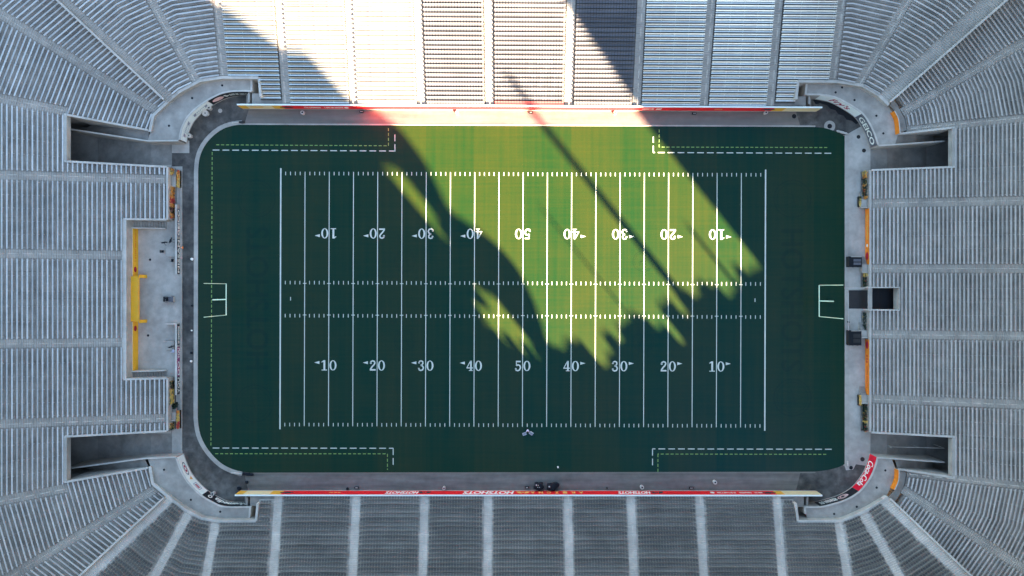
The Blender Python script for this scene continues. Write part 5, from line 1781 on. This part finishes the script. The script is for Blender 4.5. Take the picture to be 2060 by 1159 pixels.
def cart(px, py, w, d, label, seed, lamps):
    """Equipment cart under a loose black cover."""
    rn = random.Random(seed)
    q = P2(px, py, 1.0)
    r = empty('covered_cart', (q.x, q.y, 0))
    bm = bmesh.new()
    bmesh.ops.create_icosphere(bm, subdivisions=3, radius=1.0)
    for v in bm.verts:
        a = math.atan2(v.co.y, v.co.x)
        k = 1 + .12 * math.sin(a * 5 + seed) + .07 * math.sin(a * 9 + v.co.z * 6) + rn.uniform(-.03, .03)
        z = max(-1, min(1, v.co.z * 1.35))
        v.co = Vector((max(-1, min(1, v.co.x * 1.2)) * w / 2 * k, max(-1, min(1, v.co.y * 1.2)) * d / 2 * k, .62 + z * .55 + .1 * math.sin(v.co.x * 5)))
    me = bpy.data.meshes.new('cover'); bm.to_mesh(me); bm.free(); me.materials.append(M['cloth_k'])
    inst('cover', me, r)
    for (x, y) in ((-1, -1), (1, -1), (1, 1), (-1, 1)):
        mb = MB(); mb.tube([(x * w * .32 - .03, y * d * .3, .09), (x * w * .32 + .03, y * d * .3, .09)], .09, 10); mb.build('wheel', M['black'], r)
    for (x, y, rad) in lamps:
        mb = MB(); mb.lathe((x, y, 1.05), [(rad, 0), (rad, .14), (rad * .6, .22)], 12); mb.build('lamp_head', M['alu'], r)
    tag(r, label, 'cart', 'covered carts by the bottom wall')
cart(1084, 979.5, 1.75, 1.35, 'black covered cart with several small pale lamps by the red wall', 3, [(-.45, .35, .14), (-.12, .32, .09), (.12, -.05, .10), (-.2, -.05, .08)])
cart(1111, 980, 1.9, 1.25, 'black covered cart with one white lamp at its end by the red wall', 8, [(-.55, .1, .16)])
q = P2(1120, 977, .8)
mb = MB(); mb.lathe((0, 0, 0), [(.42, 0), (.5, .3), (.46, .62), (.3, .78), (.1, .82)], 14)
for i, v in enumerate(mb.v): mb.v[i] = (v[0] * (1 + .1 * math.sin(i)), v[1] * (1 + .1 * math.cos(i * 1.7)), v[2])
tag(mb.build('equipment_bag', M['cloth_k'], None, (q.x, q.y, 0)), 'round black equipment bag beside the right covered cart', 'bag')
def sack(px, py, r1, label, m='cloth_k', h=.4):
    q = P2(px, py, h / 2)
    mb = MB(); mb.lathe((0, 0, 0), [(r1 * .8, 0), (r1, h * .4), (r1 * .8, h * .8), (r1 * .25, h)], 10)
    for i, v in enumerate(mb.v): mb.v[i] = (v[0] * (1 + .15 * math.sin(i * 2.3)), v[1] * (1 + .15 * math.cos(i * 1.3)), v[2])
    return tag(mb.build('gear_bag', M[m], None, (q.x, q.y, 0)), label, 'bag', 'gear bags lying around the field')
sack(699, 983.5, .28, 'small dark bag against the bottom red wall')
sack(1221, 0 + 982, .18, 'tiny dark bag by the bottom wall right of the gold letters')
sack(496, 970.5, .33, 'dark bag on the bottom left asphalt')
sack(481, 983, .42, 'dark bag at the yellow left end of the bottom wall')
sack(385, 710, .26, 'dark bag on the left kerb beside the purple advert')
sack(385.5, 665, .17, 'white pouch on the left kerb below the awning', 'txt_w', .3)
sack(384.5, 727, .24, 'white towel bundle on the left kerb', 'txt_w', .3)
sack(386, 521.5, .30, 'white towel bundle on the left kerb level with the black advert', 'txt_w', .3)
sack(386.5, 615, .22, 'dark bag on the left track by the goal post', 'cloth_k', .3)
sack(1707, 648, .20, 'dark pouch hung at the right apron rail')
sack(1742, 651, .24, 'white bag by the sparse bed below the player tunnel', 'txt_w')
sack(1210, 209, .30, 'dark jacket bundle on the top wall ledge', 'txt_k', .3).location.z = 2.6
# rolled tarp and white kerb pieces at the corners
def roll(a, b, rad, m, name, label, cat):
    A3, B3 = P(*a, rad), P(*b, rad)
    c = (A3 + B3) / 2
    mb = MB(); n = 7
    pts = [A3.lerp(B3, i / n) - Vector((c.x, c.y, 0)) for i in range(n + 1)]
    mb.tube(pts, [rad * (.55 if i in (0, n) else 1 + .12 * math.sin(i * 2.1)) for i in range(n + 1)], 10)
    return tag(mb.build(name, M[m], None, (c.x, c.y, 0)), label, cat)
roll((488, 953), (510, 955.5), .28, 'cloth_k', 'rolled_tarp', 'rolled black tarp at the bottom left turf corner', 'tarp')
roll((481, 246), (492, 246.5), .22, 'dark', 'cable_bundle', 'dark cable bundle at the top left turf corner', 'cable')
roll((464, 951), (487, 953.5), .16, 'cap', 'kerb_stone', 'loose white kerb stone at the bottom left turf corner', 'kerb stone')
roll((466, 247.5), (480, 246), .14, 'cap', 'kerb_stone', 'loose white kerb stone at the top left turf corner', 'kerb stone')
roll((1683, 263), (1705, 269.5), .22, 'cap', 'kerb_stone', 'pale slab at the top right turf corner', 'kerb stone')
roll((1705, 928), (1706, 938), .18, 'cap', 'kerb_stone', 'white stone at the lower end of the right kerb', 'kerb stone')
# flat ragged black patch along the top right wall
mb = MB()
tp = [(1634, 199), (1655, 204.5), (1676, 207), (1697, 214.5), (1716, 225), (1730, 238), (1737, 251), (1728, 247), (1722, 250), (1713, 243), (1703, 241), (1697, 233), (1686, 230), (1681, 222), (1670, 219), (1664, 212), (1650, 208), (1641, 210)]
tq = [P2(*p) for p in tp]; c = tq[8]
mb.prism([p - c for p in tq], .0, .03)
tag(mb.build('black_ground_patch', M['black'], None, (c.x, c.y, .011)), 'ragged black patch on the ground below the white top right banner', 'tarp')

# traffic cone and bits at the left advert wall
def cone(px, py, label, m='cone'):
    q = P2(px, py, .3)
    r = empty('traffic_cone', (q.x, q.y, 0))
    mb = MB(); mb.box((0, 0, .02), (.42, .42, .04)); mb.build('base', M[m], r)
    mb = MB(); mb.lathe((0, 0, .04), [(.17, 0), (.05, .66), (.03, .68)], 12); mb.build('cone_body', M[m], r)
    mb = MB(); mb.lathe((0, 0, .04), [(.125, .28), (.09, .46)], 12); mb.build('reflective_band', M['txt_w'], r)
    tag(r, label, 'cone')
cone(365, 498, 'orange traffic cone before the black advert wall')
sack(364.5, 519, .20, 'pink bag before the black advert wall', 'pink', .4)

# low grey camera stands behind the adverts
def camera_stand(px, py, w, d, label, seed):
    q = P2(px, py, .4)
    r = empty('camera_stand', (q.x, q.y, 0))
    mb = MB(); mb.box((0, 0, .38), (w, d, .06)); mb.build('platform', M['wall'], r)
    for (x, y) in ((-1, -1), (1, -1), (1, 1), (-1, 1)):
        mb = MB(); mb.box((x * (w / 2 - .06), y * (d / 2 - .06), .175), (.07, .07, .35)); mb.build('leg', M['dark'], r)
    mb = MB(); mb.tube([(-w / 2, d / 2, .4), (-w / 2, d / 2, 1.2), (w / 2, d / 2, 1.2), (w / 2, d / 2, .4)], .035, 6); mb.build('guard_rail', M['cap'], r)
    tag(r, label, 'camera stand', 'camera stands on the left plaza')
    return q
camera_stand(343, 507, 1.75, 1.75, 'grey camera platform behind the black advert wall', 1)
camera_stand(341, 695, 1.75, 1.6, 'grey camera platform behind the purple advert wall', 2)
def tripod(px, py, label, rz):
    q = P2(px, py, 1.0)
    r = empty('camera_tripod', (q.x, q.y, 0), rz)
    for k in range(3):
        t = k * 2.094
        mb = MB(); mb.tube([(math.cos(t) * .5, math.sin(t) * .5, 0), (math.cos(t) * .06, math.sin(t) * .06, 1.25)], .035, 6); mb.build('leg', M['black'], r)
    mb = MB(); mb.box((0, 0, 1.42), (.62, .26, .3)); mb.build('camera_body', M['black'], r)
    mb = MB(); mb.tube([(.31, 0, 1.42), (.68, 0, 1.42)], [.10, .13], 12); mb.build('lens', M['dark'], r)
    mb = MB(); mb.tube([(-.2, .1, 1.3), (-.8, .2, 1.05)], .025, 6); mb.build('pan_handle', M['black'], r)
    tag(r, label, 'camera', 'cameras on tripods')
tripod(331, 488.5, 'black camera on tripod above the grey camera platform', .1)
tripod(345, 485, 'black camera on tripod touching the black advert wall', 1.2)
tripod(345, 698, 'black camera on the lower camera platform', .3)
def folding_chair(px, py, rz, label, m='cloth_k'):
    q = P2(px, py, .4)
    r = empty('folding_chair', (q.x, q.y, 0), rz)
    mb = MB(); mb.box((0, 0, .44), (.5, .48, .04)); mb.build('seat', M[m], r)
    mb = MB(); mb.box((-.26, 0, .72), (.04, .5, .34)); mb.build('backrest', M[m], r)
    for (x, y) in ((-1, -1), (1, -1), (1, 1), (-1, 1)):
        mb = MB(); mb.tube([(x * .22, y * .23, 0), (x * .2, y * .23, .44)], .016, 6); mb.build('leg', M['alu_d'], r)
    tag(r, label, 'chair', 'folding chairs on the left plaza')
folding_chair(327, 506, 0, 'dark folding chair left of the upper camera platform')
folding_chair(347, 524, 1.5, 'dark folding chair below the upper camera platform')
folding_chair(349, 706, 1.2, 'pale folding chair below the lower camera platform', 'shirt')
for (x, y, lab) in ((302, 522.5, 'black drain in the upper part of the left plaza'), (298, 675, 'black drain in the lower part of the left plaza'), (356, 811, 'faint grey drain by the lower left landing')):
    q = P2(x, y)
    mb = MB(); mb.lathe((0, 0, 0), [(.23, 0), (.23, .02), (.12, .018)], 14)
    tag(mb.build('plaza_drain', M['black' if y < 800 else 'dark'], None, (q.x, q.y, .007)), lab, 'drain')

# utility cart on the plaza
q = P2(338, 602, .8)
r = empty('utility_cart', (q.x, q.y, 0))
mb = MB(); mb.box((0, 0, .5), (1.9, 1.0, .36)); mb.build('body', M['alu_d'], r)
mb = MB(); mb.box((.5, 0, .76), (.85, .95, .16)); mb.build('cargo_bed', M['banner_g'], r)
mb = MB(); mb.box((-.22, 0, .84), (.42, .86, .14)); mb.build('seat', M['black'], r)
mb = MB(); mb.box((.02, 0, 1.05), (.08, .84, .4)); mb.build('backrest', M['black'], r)
mb = MB(); mb.hexa([(-.95, -.48, .68), (-.62, -.48, .68), (-.62, .48, .68), (-.95, .48, .68), (-.9, -.42, .82), (-.66, -.44, 1.15), (-.66, .44, 1.15), (-.9, .42, .82)]); mb.build('dashboard', M['black'], r)
mb = MB(); mb.tube([(-.6, .2, 1.0), (-.48, .2, 1.15)], .02, 6); mb.lathe((-.46, .2, 1.15), [(.17, 0), (.17, .03), (.13, .03)], 12); mb.build('steering_wheel', M['black'], r)
for (x, y) in ((-1, -1), (1, -1), (1, 1), (-1, 1)):
    mb = MB(); mb.tube([(x * .62, y * .5 - .09, .24), (x * .62, y * .5 + .09, .24)], .24, 14); w_ = mb.build('wheel', M['black'], r)
    mb = MB(); mb.tube([(x * .62, y * .5 + y * .085, .24), (x * .62, y * .5 + y * .105, .24)], .13, 12); mb.build('rim', M['alu'], w_)
tag(r, 'small grey utility cart with dark seat in the middle of the left plaza', 'cart')

# ------------------------------------------------------------------ person on the sideline
def skin_part(name, joints, edges, material, parent, root=0):
    me = bpy.data.meshes.new(name)
    me.from_pydata([j[:3] for j in joints], edges, [])
    o = inst(name, me, parent)
    me.materials.append(material)
    md = o.modifiers.new('skin', 'SKIN'); md.use_smooth_shade = True
    for i, j in enumerate(joints):
        sv = me.skin_vertices[0].data[i]
        sv.radius = (j[3], j[3]); sv.use_root = (i == root)
    sb = o.modifiers.new('subdivision', 'SUBSURF'); sb.levels = 1; sb.render_levels = 2
    return o
q = P2(1061.5, 865, .4)
r = empty('person', (q.x, q.y, .03), 0)
# kneeling on the turf facing down the picture, leaning over an open case
body = [(0, .02, .42, .15), (0, -.02, .62, .14), (0, -.10, .84, .16), (0, -.16, .94, .07), (0, -.20, 1.02, .10), (0, -.24, 1.14, .105),
        (.19, -.12, .88, .065), (.26, -.30, .70, .05), (.15, -.47, .56, .04), (-.19, -.12, .88, .065), (-.26, -.30, .70, .05), (-.15, -.47, .56, .04),
        (.11, .02, .40, .10), (.16, -.34, .30, .08), (.15, -.30, .09, .065), (.14, .12, .07, .05),
        (-.11, .02, .40, .10), (-.17, -.34, .16, .08), (-.16, -.05, .09, .065), (-.15, .30, .07, .05)]
be = [(0, 1), (1, 2), (2, 3), (3, 4), (4, 5), (2, 6), (6, 7), (7, 8), (2, 9), (9, 10), (10, 11), (0, 12), (12, 13), (13, 14), (14, 15), (0, 16), (16, 17), (17, 18), (18, 19)]
skin_part('body', body, be, M['skin'], r)
sh = [(*body[i][:3], body[i][3] + .04) for i in (0, 1, 2, 6, 7, 9, 10)]
skin_part('shirt', sh, [(0, 1), (1, 2), (2, 3), (3, 4), (2, 5), (5, 6)], M['shirt'], r)
tr = [(*body[i][:3], body[i][3] + .02) for i in (0, 12, 13, 14, 15, 16, 17, 18, 19)]
skin_part('trousers', tr, [(0, 1), (1, 2), (2, 3), (3, 4), (0, 5), (5, 6), (6, 7), (7, 8)], M['cloth_k'], r)
mb = MB(); mb.lathe((0, -.235, 1.10), [(.118, 0), (.12, .08), (.09, .14), (.03, .165)], 12); mb.build('hair', M['txt_k'], r)
tag(r, 'person in pale shirt and dark trousers kneeling on the bottom sideline', 'person')
def case(px, py, rz, label, lid):
    q = P2(px, py, .1)
    r = empty('equipment_case', (q.x, q.y, .03), rz)
    mb = MB(); mb.wall([Vector((-.33, -.22)), Vector((.33, -.22)), Vector((.33, .22)), Vector((-.33, .22)), Vector((-.33, -.22))], 0, .2, .04); mb.build('shell', M['shirt'], r)
    mb = MB(); mb.box((0, 0, .05), (.6, .4, .1)); mb.build('foam', M['txt_g'], r)
    if lid:
        mb = MB(); mb.hexa([(-.33, .23, .18), (.33, .23, .18), (.33, .27, .18), (-.33, .27, .18), (-.33, .36, .55), (.33, .36, .55), (.33, .40, .55), (-.33, .40, .55)]); mb.build('lid', M['txt_w'], r)
    tag(r, label, 'case', 'cases beside the kneeling person')
case(1055.0, 873, .35, 'pale open case to the left of the kneeling person', False)
case(1068.5, 872, -.6, 'pale case with raised lid to the right of the kneeling person', True)
# sideline marker near the bottom edge
q = P2(1122.5, 940, .3)
mb = MB(); mb.lathe((0, 0, 0), [(.16, 0), (.13, .5), (.05, .52)], 10)
tag(mb.build('sideline_marker', M['txt_w'], None, (q.x, q.y, .03)), 'small pale marker standing at the bottom turf edge', 'marker')
